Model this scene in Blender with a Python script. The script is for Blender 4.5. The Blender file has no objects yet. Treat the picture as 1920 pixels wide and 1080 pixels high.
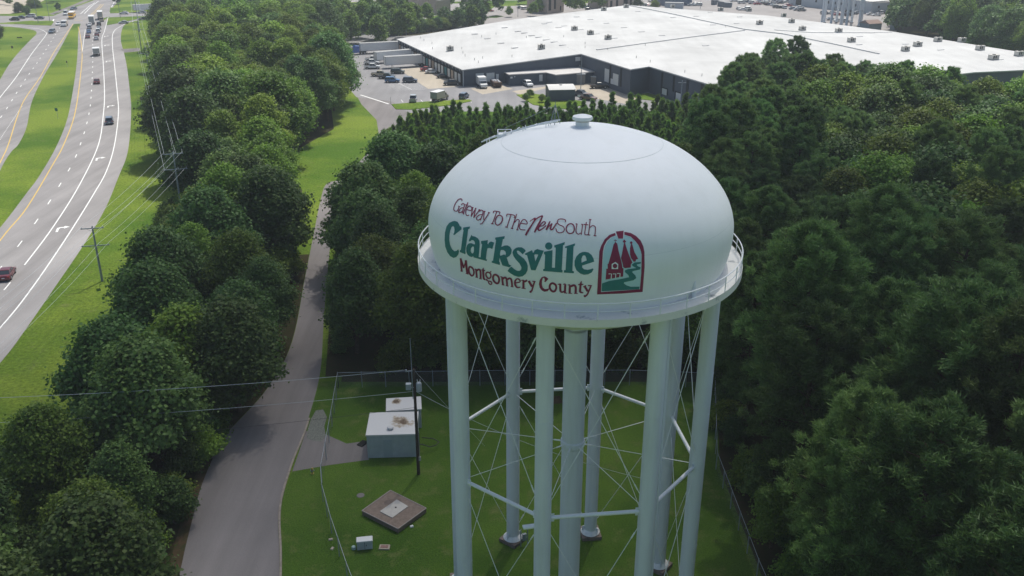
import bpy, bmesh, math, random
import numpy as np
from mathutils import Vector, Matrix
from mathutils.geometry import tessellate_polygon

R = math.radians
SC = bpy.context.scene
COL = SC.collection

# ------------------------------------------------------------------ camera
F, TH, H = 1700.0, R(22.85), 52.0            # focal length in 1920-px units, pitch, drone height
cam_d = bpy.data.cameras.new('camera')
cam = bpy.data.objects.new('camera', cam_d); COL.objects.link(cam)
cam.location = (0, 0, H); cam.rotation_euler = (R(90) - TH, 0, 0)
cam_d.sensor_width = 36; cam_d.lens = 36 * F / 1920
cam_d.clip_start = 0.5; cam_d.clip_end = 6000
SC.camera = cam

# ------------------------------------------------------------------ light
SUN_EL, SUN_AZ = 60.0, 20.0                   # degrees; azimuth clockwise from +Y
world = bpy.data.worlds.new("World"); SC.world = world; world.use_nodes = True
nt = world.node_tree; nt.nodes.clear()
sky = nt.nodes.new('ShaderNodeTexSky'); sky.sky_type = 'NISHITA'; sky.sun_disc = False
sky.sun_elevation = R(SUN_EL); sky.sun_rotation = R(SUN_AZ)
sky.air_density = 1.0; sky.dust_density = 3.0; sky.ozone_density = .5
bg = nt.nodes.new('ShaderNodeBackground'); bg.inputs[1].default_value = 0.13
out = nt.nodes.new('ShaderNodeOutputWorld')
tint = nt.nodes.new('ShaderNodeMix'); tint.data_type = 'RGBA'; tint.blend_type = 'MULTIPLY'; tint.inputs[0].default_value = 1; tint.inputs[7].default_value = (.95, 1.0, 1.0, 1)
nt.links.new(sky.outputs[0], tint.inputs[6]); nt.links.new(tint.outputs[2], bg.inputs[0]); nt.links.new(bg.outputs[0], out.inputs[0])
sun_d = bpy.data.lights.new('sun', 'SUN'); sun_d.energy = 4.6; sun_d.angle = R(0.5); sun_d.color = (1, .96, .89)
sun = bpy.data.objects.new('sun', sun_d); COL.objects.link(sun)
SV = Vector((math.sin(R(SUN_AZ)) * math.cos(R(SUN_EL)), math.cos(R(SUN_AZ)) * math.cos(R(SUN_EL)), math.sin(R(SUN_EL))))
sun.rotation_euler = SV.to_track_quat('Z', 'Y').to_euler(); sun.location = SV * 300
SC.view_settings.view_transform = 'Standard'; SC.view_settings.look = 'None'
SC.view_settings.exposure = 0.0; SC.view_settings.gamma = 1
SC.cycles.max_bounces = 6; SC.cycles.transparent_max_bounces = 16
SC.cycles.diffuse_bounces = 3; SC.cycles.volume_bounces = 0; SC.cycles.volume_max_steps = 8

# ------------------------------------------------------------------ geometry helpers
CT, ST = math.cos(TH), math.sin(TH)
def ray(px, py):
    u = (px - 960) / F; v = -(py - 540) / F
    return Vector((u, CT + v * ST, -ST + v * CT))
def G(px, py, z=0.0):
    d = ray(px, py); t = (z - H) / d.z
    return Vector((d.x * t, d.y * t, z))
def PX(p):
    x, y, z = p[0], p[1], p[2] - H
    d = y * CT - z * ST
    return 960 + F * x / d, 540 - F * (y * ST + z * CT) / d, d
def height_at(base, ytop):
    """height of something standing on ground point base whose top shows at pixel row ytop"""
    lo, hi = 0.0, 51.0
    for _ in range(40):
        m = (lo + hi) / 2
        if PX((base.x, base.y, m))[1] > ytop: lo = m
        else: hi = m
    return lo

def link(o, parent=None):
    COL.objects.link(o)
    if parent is not None: o.parent = parent
    return o
def tag(o, label=None, cat=None, group=None, kind=None):
    if label: o['label'] = label
    if cat: o['category'] = cat
    if group: o['group'] = group
    if kind: o['kind'] = kind
    return o
def empty(name, loc, rz=0, label=None, cat=None, group=None):
    o = bpy.data.objects.new(name, None); o.empty_display_size = .5
    link(o); o.location = loc; o.rotation_euler = (0, 0, rz)
    return tag(o, label, cat, group)

class MB:
    def __init__(s): s.v = []; s.f = []; s.m = []
    def add(s, vs, fs, mi=0):
        b = len(s.v); s.v += [tuple(p) for p in vs]
        for f in fs: s.f.append(tuple(b + i for i in f)); s.m.append(mi)
        return s
    def box(s, c, d, rz=0, mi=0, top=1.0, topy=None):
        cx, cy, cz = c; dx, dy, dz = d[0] / 2, d[1] / 2, d[2] / 2
        ty = top if topy is None else topy
        co, si = math.cos(rz), math.sin(rz); vs = []
        for z, kx, ky in ((-dz, 1, 1), (dz, top, ty)):
            for x, y in ((-dx, -dy), (dx, -dy), (dx, dy), (-dx, dy)):
                x *= kx; y *= ky
                vs.append((cx + x * co - y * si, cy + x * si + y * co, cz + z))
        return s.add(vs, [(3, 2, 1, 0), (4, 5, 6, 7), (0, 1, 5, 4), (1, 2, 6, 5), (2, 3, 7, 6), (3, 0, 4, 7)], mi)
    def tube(s, a, b, r1, r2=None, n=8, mi=0, cap=True):
        a = Vector(a); b = Vector(b); r2 = r1 if r2 is None else r2
        d = (b - a)
        if d.length < 1e-6: return s
        q = d.to_track_quat('Z', 'Y'); X = q @ Vector((1, 0, 0)); Y = q @ Vector((0, 1, 0)); vs = []
        for p, r in ((a, r1), (b, r2)):
            for i in range(n):
                t = 2 * math.pi * i / n; vs.append(p + X * (r * math.cos(t)) + Y * (r * math.sin(t)))
        fs = [(i, (i + 1) % n, n + (i + 1) % n, n + i) for i in range(n)]
        if cap: fs += [tuple(range(n - 1, -1, -1)), tuple(range(n, 2 * n))]
        return s.add(vs, fs, mi)
    def path(s, pts, r, n=6, mi=0):
        pts = [Vector(p) for p in pts]; vs = []; rs = r if isinstance(r, (list, tuple)) else [r] * len(pts)
        for k, p in enumerate(pts):
            d = (pts[min(k + 1, len(pts) - 1)] - pts[max(k - 1, 0)]).normalized()
            u = Vector((0, 0, 1)) if abs(d.z) < .9 else Vector((1, 0, 0))
            X = d.cross(u).normalized(); Y = X.cross(d)
            for i in range(n):
                t = 2 * math.pi * i / n; vs.append(p + X * (rs[k] * math.cos(t)) + Y * (rs[k] * math.sin(t)))
        fs = [(k * n + i, k * n + (i + 1) % n, (k + 1) * n + (i + 1) % n, (k + 1) * n + i) for k in range(len(pts) - 1) for i in range(n)]
        fs += [tuple(range(n)), tuple(range(len(vs) - n, len(vs)))]
        return s.add(vs, fs, mi)
    def lathe(s, prof, n=96, mi=0, c=(0, 0), close=False):
        m = len(prof); vs = []
        for i in range(n):
            t = 2 * math.pi * i / n
            for r, z in prof: vs.append((c[0] + r * math.cos(t), c[1] + r * math.sin(t), z))
        fs = []
        K = m if close else m - 1
        for i in range(n):
            j = (i + 1) % n
            for k in range(K):
                k2 = (k + 1) % m; fs.append((i * m + k, j * m + k, j * m + k2, i * m + k2))
        return s.add(vs, fs, mi)
    def prism(s, poly, z0, z1, mi=0):
        n = len(poly); vs = [(p[0], p[1], z0) for p in poly] + [(p[0], p[1], z1) for p in poly]
        fs = [(i, (i + 1) % n, n + (i + 1) % n, n + i) for i in range(n)]
        tris = tessellate_polygon([[Vector((p[0], p[1], 0)) for p in poly]])
        fs += [(a + n, b + n, c + n) for a, b, c in tris] + [(c, b, a) for a, b, c in tris]
        return s.add(vs, fs, mi)
    def sideprism(s, poly, y0, y1, mi=0, inset=0.0, dz=0.0):
        """polygon in x-z extruded along y, with a small inset on the outer faces (bevel)"""
        n = len(poly); cx = sum(p[0] for p in poly) / n; cz = sum(p[1] for p in poly) / n
        def sh(p, k): return (cx + (p[0] - cx) * k, cz + (p[1] - cz) * k)
        e = abs(y1 - y0) * inset; vs = []
        for y, k in ((y0, 1 - inset * 1.2), (y0 + e, 1), (y1 - e, 1), (y1, 1 - inset * 1.2)):
            for p in poly: q = sh(p, k); vs.append((q[0], y, q[1]))
        fs = []
        for a in range(3): fs += [(a * n + i, a * n + (i + 1) % n, (a + 1) * n + (i + 1) % n, (a + 1) * n + i) for i in range(n)]
        tr = tessellate_polygon([[Vector((p[0], p[1], 0)) for p in poly]])
        fs += [t for t in tr] + [tuple(3 * n + i for i in reversed(t)) for t in tr]
        return s.add(vs, fs, mi)
    def mesh(s, name, mats, smooth=False):
        me = bpy.data.meshes.new(name); me.from_pydata(s.v, [], s.f)
        for m in (mats if isinstance(mats, (list, tuple)) else [mats]): me.materials.append(m)
        me.polygons.foreach_set('material_index', s.m)
        bm = bmesh.new(); bm.from_mesh(me); bmesh.ops.recalc_face_normals(bm, faces=bm.faces); bm.to_mesh(me); bm.free()
        if smooth:
            me.polygons.foreach_set('use_smooth', [True] * len(me.polygons))
            if smooth != 'all': me.set_sharp_from_angle(angle=R(35))
        me.update(); return me
    def build(s, name, mats, parent=None, smooth=False):
        return link(bpy.data.objects.new(name, s.mesh(name, mats, smooth)), parent)

def np_mesh(name, verts, faces, mat, attr=None, smooth=False):
    me = bpy.data.meshes.new(name); nv = len(verts); nf, k = faces.shape
    me.vertices.add(nv); me.vertices.foreach_set('co', verts.astype(np.float32).ravel())
    me.loops.add(nf * k); me.loops.foreach_set('vertex_index', faces.astype(np.int32).ravel())
    me.polygons.add(nf); me.polygons.foreach_set('loop_start', np.arange(0, nf * k, k, dtype=np.int32))
    me.polygons.foreach_set('loop_total', np.full(nf, k, dtype=np.int32))
    me.materials.append(mat); me.update(calc_edges=True)
    if attr is not None:
        a = me.attributes.new('tone', 'FLOAT', 'FACE'); a.data.foreach_set('value', attr.astype(np.float32))
    return me

# ------------------------------------------------------------------ materials
MATS = {}
def mat(name, col, rough=.7, spec=.3, metal=0, var=.0, scale=3.0, bump=0, coord='Object', col2=None, detail=5, coat=0):
    if name in MATS: return MATS[name]
    m = bpy.data.materials.new(name); m.use_nodes = True; t = m.node_tree; N = t.nodes; L = t.links
    b = N['Principled BSDF']; b.inputs['Roughness'].default_value = rough; b.inputs['Specular IOR Level'].default_value = spec
    b.inputs['Metallic'].default_value = metal; b.inputs['Coat Weight'].default_value = coat
    c = (*col, 1); b.inputs['Base Color'].default_value = c
    if var or col2 or bump:
        tc = N.new('ShaderNodeTexCoord'); nz = N.new('ShaderNodeTexNoise')
        nz.inputs['Scale'].default_value = scale; nz.inputs['Detail'].default_value = detail; nz.inputs['Roughness'].default_value = .6
        L.new(tc.outputs[coord], nz.inputs['Vector'])
        if var or col2:
            r = N.new('ShaderNodeValToRGB'); r.color_ramp.elements[0].position = .3; r.color_ramp.elements[1].position = .7
            ca = col if col2 else [x * (1 - var) for x in col]; cb = col2 if col2 else [min(1, x * (1 + var)) for x in col]
            r.color_ramp.elements[0].color = (*ca, 1); r.color_ramp.elements[1].color = (*cb, 1)
            L.new(nz.outputs['Fac'], r.inputs[0]); L.new(r.outputs[0], b.inputs['Base Color'])
        if bump:
            bp = N.new('ShaderNodeBump'); bp.inputs['Strength'].default_value = bump; bp.inputs['Distance'].default_value = .05
            L.new(nz.outputs['Fac'], bp.inputs['Height']); L.new(bp.outputs[0], b.inputs['Normal'])
    MATS[name] = m; return m

def ramp(N, L, src, stops):
    r = N.new('ShaderNodeValToRGB'); e = r.color_ramp.elements
    e[0].position, e[0].color = stops[0][0], (*stops[0][1], 1); e[1].position, e[1].color = stops[-1][0], (*stops[-1][1], 1)
    for p, c in stops[1:-1]: x = e.new(p); x.color = (*c, 1)
    L.new(src, r.inputs[0]); return r
def noise(N, L, tc, scale, detail=5, rough=.6, vec='Object', stretch=None, rot=None):
    n = N.new('ShaderNodeTexNoise'); n.inputs['Scale'].default_value = scale; n.inputs['Detail'].default_value = detail; n.inputs['Roughness'].default_value = rough
    if stretch or rot:
        mp = N.new('ShaderNodeMapping'); mp.inputs['Scale'].default_value = stretch or (1, 1, 1)
        if rot: mp.inputs['Rotation'].default_value = (0, 0, rot)
        L.new(tc.outputs[vec], mp.inputs[0]); L.new(mp.outputs[0], n.inputs['Vector'])
    else: L.new(tc.outputs[vec], n.inputs['Vector'])
    return n
def mixc(N, L, fac, a, b, mode='MIX'):
    m = N.new('ShaderNodeMix'); m.data_type = 'RGBA'; m.blend_type = mode
    if isinstance(fac, float): m.inputs[0].default_value = fac
    else: L.new(fac, m.inputs[0])
    for i, x in ((6, a), (7, b)):
        if isinstance(x, tuple): m.inputs[i].default_value = (*x, 1)
        else: L.new(x, m.inputs[i])
    return m.outputs[2]
def base(name, rough=.9, spec=.1):
    m = bpy.data.materials.new(name); m.use_nodes = True; N = m.node_tree.nodes; L = m.node_tree.links
    b = N['Principled BSDF']; b.inputs['Roughness'].default_value = rough; b.inputs['Specular IOR Level'].default_value = spec
    tc = N.new('ShaderNodeTexCoord'); return m, N, L, b, tc

def grass_mat(name, cA, cB, cDry, dry=.55, fine=6):
    m, N, L, b, tc = base(name, .95, .05)
    n1 = noise(N, L, tc, .035, 6); n2 = noise(N, L, tc, .45, 5, .7); n3 = noise(N, L, tc, fine, 4, .75)
    c = ramp(N, L, n1.outputs['Fac'], [(.40, cA), (.60, cB)]).outputs[0]
    d = ramp(N, L, n2.outputs['Fac'], [(dry, (0, 0, 0)), (dry + .17, (1, 1, 1))])
    c = mixc(N, L, d.outputs[0], c, cDry)
    f = ramp(N, L, n3.outputs['Fac'], [(.3, (.55, .55, .55)), (.7, (1.35, 1.35, 1.35))])
    c = mixc(N, L, 1.0, c, f.outputs[0], 'MULTIPLY')
    L.new(c, b.inputs['Base Color'])
    bp = N.new('ShaderNodeBump'); bp.inputs['Strength'].default_value = .8; bp.inputs['Distance'].default_value = .12
    L.new(n3.outputs['Fac'], bp.inputs['Height']); L.new(bp.outputs[0], b.inputs['Normal'])
    return m
def asphalt_mat(name, c, streak=.15, rot=0.0, crack=True):
    m, N, L, b, tc = base(name, .92, .15)
    n1 = noise(N, L, tc, .06, 5); n2 = noise(N, L, tc, .35, 4, .6, stretch=(1, .06, 1), rot=rot); n3 = noise(N, L, tc, 9, 3, .8)
    col = ramp(N, L, n1.outputs['Fac'], [(.3, tuple(x * .86 for x in c)), (.7, tuple(x * 1.1 for x in c))]).outputs[0]
    s = ramp(N, L, n2.outputs['Fac'], [(.3, (1 - streak,) * 3), (.7, (1 + streak * .6,) * 3)])
    col = mixc(N, L, 1.0, col, s.outputs[0], 'MULTIPLY')
    f = ramp(N, L, n3.outputs['Fac'], [(.3, (.9,) * 3), (.7, (1.1,) * 3)])
    col = mixc(N, L, 1.0, col, f.outputs[0], 'MULTIPLY')
    L.new(col, b.inputs['Base Color'])
    bp = N.new('ShaderNodeBump'); bp.inputs['Strength'].default_value = .25; bp.inputs['Distance'].default_value = .02
    L.new(n3.outputs['Fac'], bp.inputs['Height']); L.new(bp.outputs[0], b.inputs['Normal'])
    return m
def leaf_mat(name, dark, light, trans=.3, alt=None):
    """leaf colour: per-leaf tone attribute, clump noise and a per-tree hue"""
    m, N, L, b, tc = base(name, .6, .25)
    at = N.new('ShaderNodeAttribute'); at.attribute_name = 'tone'
    oi = N.new('ShaderNodeObjectInfo')
    c = ramp(N, L, at.outputs['Fac'], [(0, dark), (1, light)]).outputs[0]
    al = alt or tuple(x * y for x, y in zip(light, (.8, .85, 1.2)))
    n = noise(N, L, tc, .35, 3)
    r = ramp(N, L, n.outputs['Fac'], [(.42, (0, 0, 0)), (.62, (.65,) * 3)])
    c = mixc(N, L, r.outputs[0], c, al)
    hs = N.new('ShaderNodeHueSaturation')
    mr = N.new('ShaderNodeMapRange'); mr.inputs[3].default_value = .486; mr.inputs[4].default_value = .524; L.new(oi.outputs['Random'], mr.inputs[0])
    mr2 = N.new('ShaderNodeMapRange'); mr2.inputs[3].default_value = .62; mr2.inputs[4].default_value = 1.5
    mu = N.new('ShaderNodeMath'); mu.operation = 'MULTIPLY'; mu.inputs[1].default_value = 7.31; L.new(oi.outputs['Random'], mu.inputs[0])
    fr = N.new('ShaderNodeMath'); fr.operation = 'FRACT'; L.new(mu.outputs[0], fr.inputs[0]); L.new(fr.outputs[0], mr2.inputs[0])
    L.new(mr.outputs[0], hs.inputs['Hue']); L.new(mr2.outputs[0], hs.inputs['Value']); L.new(c, hs.inputs['Color'])
    L.new(hs.outputs[0], b.inputs['Base Color'])
    if trans:
        tr = N.new('ShaderNodeBsdfTranslucent'); L.new(hs.outputs[0], tr.inputs[0])
        ms = N.new('ShaderNodeMixShader'); ms.inputs[0].default_value = trans
        L.new(b.outputs[0], ms.inputs[1]); L.new(tr.outputs[0], ms.inputs[2]); L.new(ms.outputs[0], N['Material Output'].inputs[0])
    return m

M_tank = None
M_foot = mat('footing_concrete', (.20, .16, .14), .9, .1, var=.3, scale=3)
def paint_mat(name, c, stain=.06, streak_scale=.8, rough=.32):
    """weathered white tank paint: faint vertical runs and patchy dulling"""
    m, N, L, b, tc = base(name, rough, .5)
    n1 = noise(N, L, tc, .18, 5); n2 = noise(N, L, tc, streak_scale, 5, .65, stretch=(1, 1, .07)); n3 = noise(N, L, tc, 5, 3)
    a = ramp(N, L, n1.outputs['Fac'], [(.3, tuple(x * (1 - stain) for x in c)), (.65, c)]).outputs[0]
    s = ramp(N, L, n2.outputs['Fac'], [(.36, (1 - stain * 1.1, 1 - stain * 1.1, 1 - stain * 1.25)), (.52, (1, 1, 1))])
    a = mixc(N, L, 1.0, a, s.outputs[0], 'MULTIPLY')
    L.new(a, b.inputs['Base Color'])
    rr = N.new('ShaderNodeMapRange'); rr.inputs[3].default_value = rough * .8; rr.inputs[4].default_value = rough * 1.5
    L.new(n1.outputs['Fac'], rr.inputs[0]); L.new(rr.outputs[0], b.inputs['Roughness'])
    return m

M_grass = grass_mat('grass_turf', (.065, .13, .014), (.155, .215, .028), (.14, .165, .05), .57, 2.2)
M_yard = grass_mat('mown_grass', (.05, .105, .014), (.095, .165, .024), (.12, .15, .045), .53, 7)
M_road = asphalt_mat('worn_asphalt', (.275, .262, .258), .2, R(-21))
M_serv = asphalt_mat('service_asphalt', (.215, .20, .198), .2, R(-6))
M_lot = asphalt_mat('lot_asphalt', (.25, .245, .25), .12)
M_conc = asphalt_mat('pale_concrete', (.42, .37, .30), .10)
M_concd = asphalt_mat('old_concrete', (.20, .185, .18), .25)
M_shoulder = asphalt_mat('shoulder_asphalt', (.31, .295, .29), .10, R(-21))
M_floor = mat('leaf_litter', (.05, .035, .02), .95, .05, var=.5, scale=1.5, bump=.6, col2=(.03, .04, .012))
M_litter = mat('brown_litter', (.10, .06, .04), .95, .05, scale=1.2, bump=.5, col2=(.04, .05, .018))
M_white = mat('road_white', (.75, .75, .73), .7, .2, var=.12, scale=4)
M_yellow = mat('road_yellow', (.62, .42, .10), .7, .2, var=.15, scale=4)
M_tank = paint_mat('tank_white', (.82, .85, .86), .03, .6, .55)
M_leg = paint_mat('leg_white', (.70, .745, .79), .08, 1.2, .6)
def deck_mat():
    m, N, L, b, tc = base('deck_white', .7, .3); n1 = noise(N, L, tc, .9, 7, .62); n2 = noise(N, L, tc, 4, 4)
    c = ramp(N, L, n1.outputs['Fac'], [(.27, (.10, .11, .11)), (.32, (.42, .44, .44)), (.40, (.74, .73, .69)), (.7, (.79, .78, .74))]); L.new(c.outputs[0], b.inputs['Base Color']); return m
M_deck = deck_mat()
M_rail = mat('rail_white', (.78, .80, .81), .4, .4, var=.05)
M_seam = mat('weld_line', (.66, .70, .71), .7)
M_seam2 = mat('weld_faint', (.60, .64, .66), .6)
M_teal = mat('sign_teal', (.034, .185, .18), .6, .25, var=.08, scale=2)
M_maroon = mat('sign_maroon', (.235, .028, .07), .6, .25, var=.08, scale=2)
M_pale = mat('sign_pale_blue', (.44, .66, .70), .6, .25)
M_signw = mat('sign_white', (.78, .82, .82), .6, .25)
M_bark = mat('bark', (.09, .065, .045), .95, .05, var=.4, scale=4, bump=.5)
M_roof = asphalt_mat('white_roof', (.53, .53, .52), .06, R(22))
M_wallblue = mat('blue_grey_cladding', (.075, .095, .125), .6, .3, var=.08, scale=.4)
M_walltrim = mat('pale_trim', (.62, .63, .63), .6, .3)
M_door = mat('white_door', (.62, .63, .62), .6, .3, var=.06)
M_dark = mat('dark_opening', (.025, .027, .03), .7, .2)
M_hvac = mat('galvanised', (.34, .34, .33), .5, .4, var=.2, scale=2)
M_hvacl = mat('unit_cream', (.55, .53, .48), .6, .3, var=.1, scale=2)
M_flash = mat('roof_flashing', (.56, .56, .55), .7, .3)
M_steel = mat('weathered_steel', (.24, .28, .31), .55, .4, metal=.2, var=.15, scale=3)
M_wood = mat('creosoted_pole', (.07, .055, .045), .9, .1, var=.3, scale=4, bump=.3)
M_wire = mat('bare_wire', (.46, .50, .52), .4, .4)
M_wired = mat('black_cable', (.05, .05, .055), .6, .3)
M_rubber = mat('rubber', (.02, .02, .02), .85, .2)
M_glass = mat('vehicle_glass', (.03, .04, .05), .12, .6)
M_chrome = mat('wheel_metal', (.45, .46, .48), .35, .5, metal=.7)
M_lampr = mat('red_lens', (.35, .02, .02), .3, .5)
M_lampw = mat('clear_lens', (.7, .7, .68), .25, .5)
M_brick = mat('tan_brick', (.44, .35, .30), .85, .1, var=.12, scale=1)
M_shed = mat('shed_panel', (.40, .445, .455), .7, .2, var=.1, scale=1.2)
M_dome_leaf = None
L_broad = leaf_mat('broadleaf_foliage', (.045, .095, .012), (.20, .28, .03), .38)
L_yellow = leaf_mat('yellow_green_foliage', (.09, .165, .018), (.21, .31, .035), .38)
L_blue = leaf_mat('cool_green_foliage', (.035, .08, .018), (.125, .21, .042), .34)
L_pine = leaf_mat('pine_needles', (.055, .105, .03), (.19, .29, .08), .36, (.14, .24, .07))
L_young = leaf_mat('young_pine_needles', (.07, .135, .018), (.20, .31, .05), .38)

# ------------------------------------------------------------------ setting: ground, roads, markings
def sheet(name, poly, z, m, label=None, kind='structure', parent=None):
    vs = [Vector((p[0], p[1], z)) for p in poly]
    tr = tessellate_polygon([[Vector((p[0], p[1], 0)) for p in poly]])
    b = MB(); b.add(vs, [t for t in tr]); o = b.build(name, m, parent)
    if kind: o['kind'] = kind
    if label: o['label'] = label
    return o
KS = 52 / 60.0
def ks(P): return [(x * KS, y * KS) for x, y in P]
def gp(pts, z=0): return [G(x, y, z) for x, y in pts]
def catmull(P, n=6, closed=False):
    P = [Vector(p) for p in P]; out = []; m = len(P)
    for i in range(m if closed else m - 1):
        p0 = P[(i - 1) % m] if closed else P[max(i - 1, 0)]; p1 = P[i]; p2 = P[(i + 1) % m]; p3 = P[(i + 2) % m] if closed else P[min(i + 2, m - 1)]
        for k in range(n):
            t = k / n
            out.append(.5 * ((2 * p1) + (p2 - p0) * t + (2 * p0 - 5 * p1 + 4 * p2 - p3) * t * t + (3 * p1 - p0 - 3 * p2 + p3) * t ** 3))
    if not closed: out.append(P[-1])
    return out
def strip(pts, w, z, b, mi=0):
    pts = [Vector((p[0], p[1], 0)) for p in pts]; vs = []
    for k, p in enumerate(pts):
        d = (pts[min(k + 1, len(pts) - 1)] - pts[max(k - 1, 0)]).normalized(); n = Vector((-d.y, d.x, 0)) * w / 2
        vs += [(p.x + n.x, p.y + n.y, z), (p.x - n.x, p.y - n.y, z)]
    b.add(vs, [(2 * k, 2 * k + 1, 2 * k + 3, 2 * k + 2) for k in range(len(pts) - 1)], mi)
def resample(pts, step):
    out = [pts[0]]; acc = 0
    for a, c in zip(pts, pts[1:]):
        d = (c - a).length; t = step - acc
        while t <= d: out.append(a + (c - a) * (t / d)); t += step
        acc = (acc + d) % step
    return out

bpy_ground = MB()
S_ = 3000
bpy_ground.add([(-S_, -S_, 0), (S_, -S_, 0), (S_, S_, 0), (-S_, S_, 0)], [(0, 1, 2, 3)])
o = bpy_ground.build('ground', M_grass); o['kind'] = 'structure'

# right carriageway: inner edge (median side) and outer edge
inR = catmull(gp([(-160, 620), (-80, 515), (0, 427), (50, 362), (75, 328), (105, 276), (125, 227), (135, 180), (143, 127), (146, 90), (147, 60), (152, 42), (156, 30)]), 6)
outR = catmull(gp([(-160, 860), (0, 681), (50, 615), (104, 537), (155, 462), (197, 392), (222, 332), (240, 282), (246, 212), (244, 175), (238, 125), (232, 97), (227, 78), (228, 58), (236, 45), (262, 37), (300, 31), (420, 24)]), 6)
vs = [p for p in inR]; 
sheet('highway', [*inR, *gp([(165, 33), (195, 38), (210, 28), (300, 18), (420, 12)]), *reversed(outR)], .008, M_road)
inL = catmull(gp([(-60, 450), (0, 320), (20, 286), (35, 270), (50, 238), (60, 190), (82, 143), (110, 96), (135, 50), (142, 42), (150, 30)]), 6)
outL = catmull(gp([(-120, 420), (-60, 250), (-20, 180), (0, 149), (17, 121), (37, 96), (58, 74), (68, 64), (66, 58), (50, 54), (12, 50), (-60, 48)]), 6)
sheet('highway', [*inL, *gp([(100, 33), (96, 47), (60, 46), (0, 45), (-60, 44)]), *reversed(outL)], .008, M_road)
# cross road, road beyond the junction, slip road
sheet('cross_road', gp([(-80, 30), (0, 29.5), (60, 31), (100, 30), (150, 24), (205, 22), (300, 22), (420, 21), (420, 29.5), (300, 28.5), (205, 31), (160, 44), (135, 45), (100, 45.5), (60, 38.5), (0, 43), (-80, 44)]), .012, M_road)
sheet('far_road', gp([(98, 31), (118, 22), (150, 10), (175, 1), (215, -18), (290, -60), (330, -62), (262, -20), (222, 2), (206, 20), (198, 33), (150, 40)]), .016, M_road)
sheet('far_road_edge', gp([(92, 26), (140, 8), (162, -2), (180, -12), (184, -10), (170, 0), (140, 12), (100, 28)]), .012, M_concd)
# grass islands painted over by real raised turf
for pts in ([(26, 44.5), (60, 40), (98, 39), (101, 41), (96, 48), (60, 47)], [(206, 24), (207, 14), (235, 18), (300, 21), (300, 22.8), (245, 24), (206, 25)],
            [(200, 47.5), (203, 33), (240, 31.5), (300, 29.5), (300, 30.5), (262, 35), (225, 43)]):
    b = MB(); b.prism([Vector((p.x, p.y)) for p in gp(pts)], .0, .12); o = b.build('grass_island', M_grass); o['kind'] = 'structure'
# shoulders (paler tarmac)
def between(a, b_, z, m, name):
    q = MB(); n = min(len(a), len(b_)); q.add([(p.x, p.y, z) for p in a[:n]] + [(p.x, p.y, z) for p in b_[:n]], [(i, i + 1, n + i + 1, n + i) for i in range(n - 1)])
    o = q.build(name, m); o['kind'] = 'structure'; return o
def offs(pts, d):
    o = []
    for k, p in enumerate(pts):
        t = (pts[min(k + 1, len(pts) - 1)] - pts[max(k - 1, 0)]).normalized(); o.append(p + Vector((-t.y, t.x, 0)) * d)
    return o
edgeR = catmull(gp([(-160, 790), (0, 615), (60, 540), (125, 445), (175, 365), (200, 320), (215, 270), (222, 212), (220, 175), (215, 125), (211, 87), (212, 62), (225, 50), (250, 40), (300, 33.5)]), 6)
between(outR[:84], edgeR, .012, M_shoulder, 'road_shoulder') if False else None
n = 16
sh_o = resample(outR[:68], 8); sh_i = resample(edgeR[:62], 8)
between(sh_o, sh_i, .013, M_shoulder, 'road_shoulder')

mk = MB(); my = MB()
strip(edgeR, .22, .017, mk)
whiteR = catmull(gp([(46, 497), (100, 425), (150, 345), (185, 270), (194, 212), (196, 175), (194, 125), (191, 75), (196, 58), (203, 32)]), 6)
strip(whiteR, .22, .017, mk)
strip(catmull(gp([(206, 25), (208, 16), (214, 4)]), 4), .3, .024, mk)
yellR = catmull(gp([(-160, 670), (0, 451), (50, 390), (100, 307), (120, 270), (140, 215), (150, 150), (154, 100), (150, 65), (146.5, 50)]), 6)
strip(yellR, .22, .017, my)
strip(catmull(gp([(154, 100), (157, 75), (160, 55)]), 4), .18, .017, mk)
yellL = catmull(gp([(-60, 420), (0, 305), (16, 270), (32, 220), (47, 185), (75, 145), (100, 100), (120, 70), (137, 45)]), 6)
strip(yellL, .22, .017, my)
edgeL = catmull(gp([(-80, 320), (-30, 228), (0, 183), (30, 145), (60, 100), (86, 66), (85, 60), (72, 54), (40, 50), (15, 48.5)]), 6)
strip(edgeL, .22, .017, mk)
def dashes(pts, seg, gap, w, z, mb, phase=0):
    fine = resample(catmull(pts, 10), .5); k = int(phase / .5); ns, ng = int(seg / .5), int(gap / .5)
    while k + ns < len(fine): strip(fine[k:k + ns + 1], w, z, mb); k += ns + ng
dashes(gp([(-24, 533), (6, 496), (42, 451), (73, 408), (98, 370), (118, 337), (134, 310), (145.5, 285), (160, 242), (168, 207), (171, 178), (173, 141), (174, 113), (174, 80), (176, 55)]), 3, 9.2, .2, .017, mk, 4.5)
dashes(gp([(-60, 620), (3, 549), (30, 517)]), 3, 9.2, .2, .017, mk, 2)
dashes(gp([(-30, 262), (5, 215), (25, 184), (42, 157), (58, 134), (75, 110), (102, 68), (112, 52)]), 3, 9.2, .2, .017, mk, 2)
dashes(gp([(0, 262), (12, 243), (42, 198)]), .5, 1.0, .2, .017, mk)
for pts in ([(151, 26), (168, 11), (178, 5)], [(158, 26), (170, 13), (185, 2)]): strip(gp(pts), .35, .026, mk)
for pts in ([(170, 28), (182, 17), (190, 8)], [(174, 28), (186, 17), (194, 8)]): strip(gp(pts), .25, .026, my)
strip(gp([(96, 46), (101, 36)]), .6, .03, mk); strip(gp([(140, 38), (155, 39)]), .4, .03, my)
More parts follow.
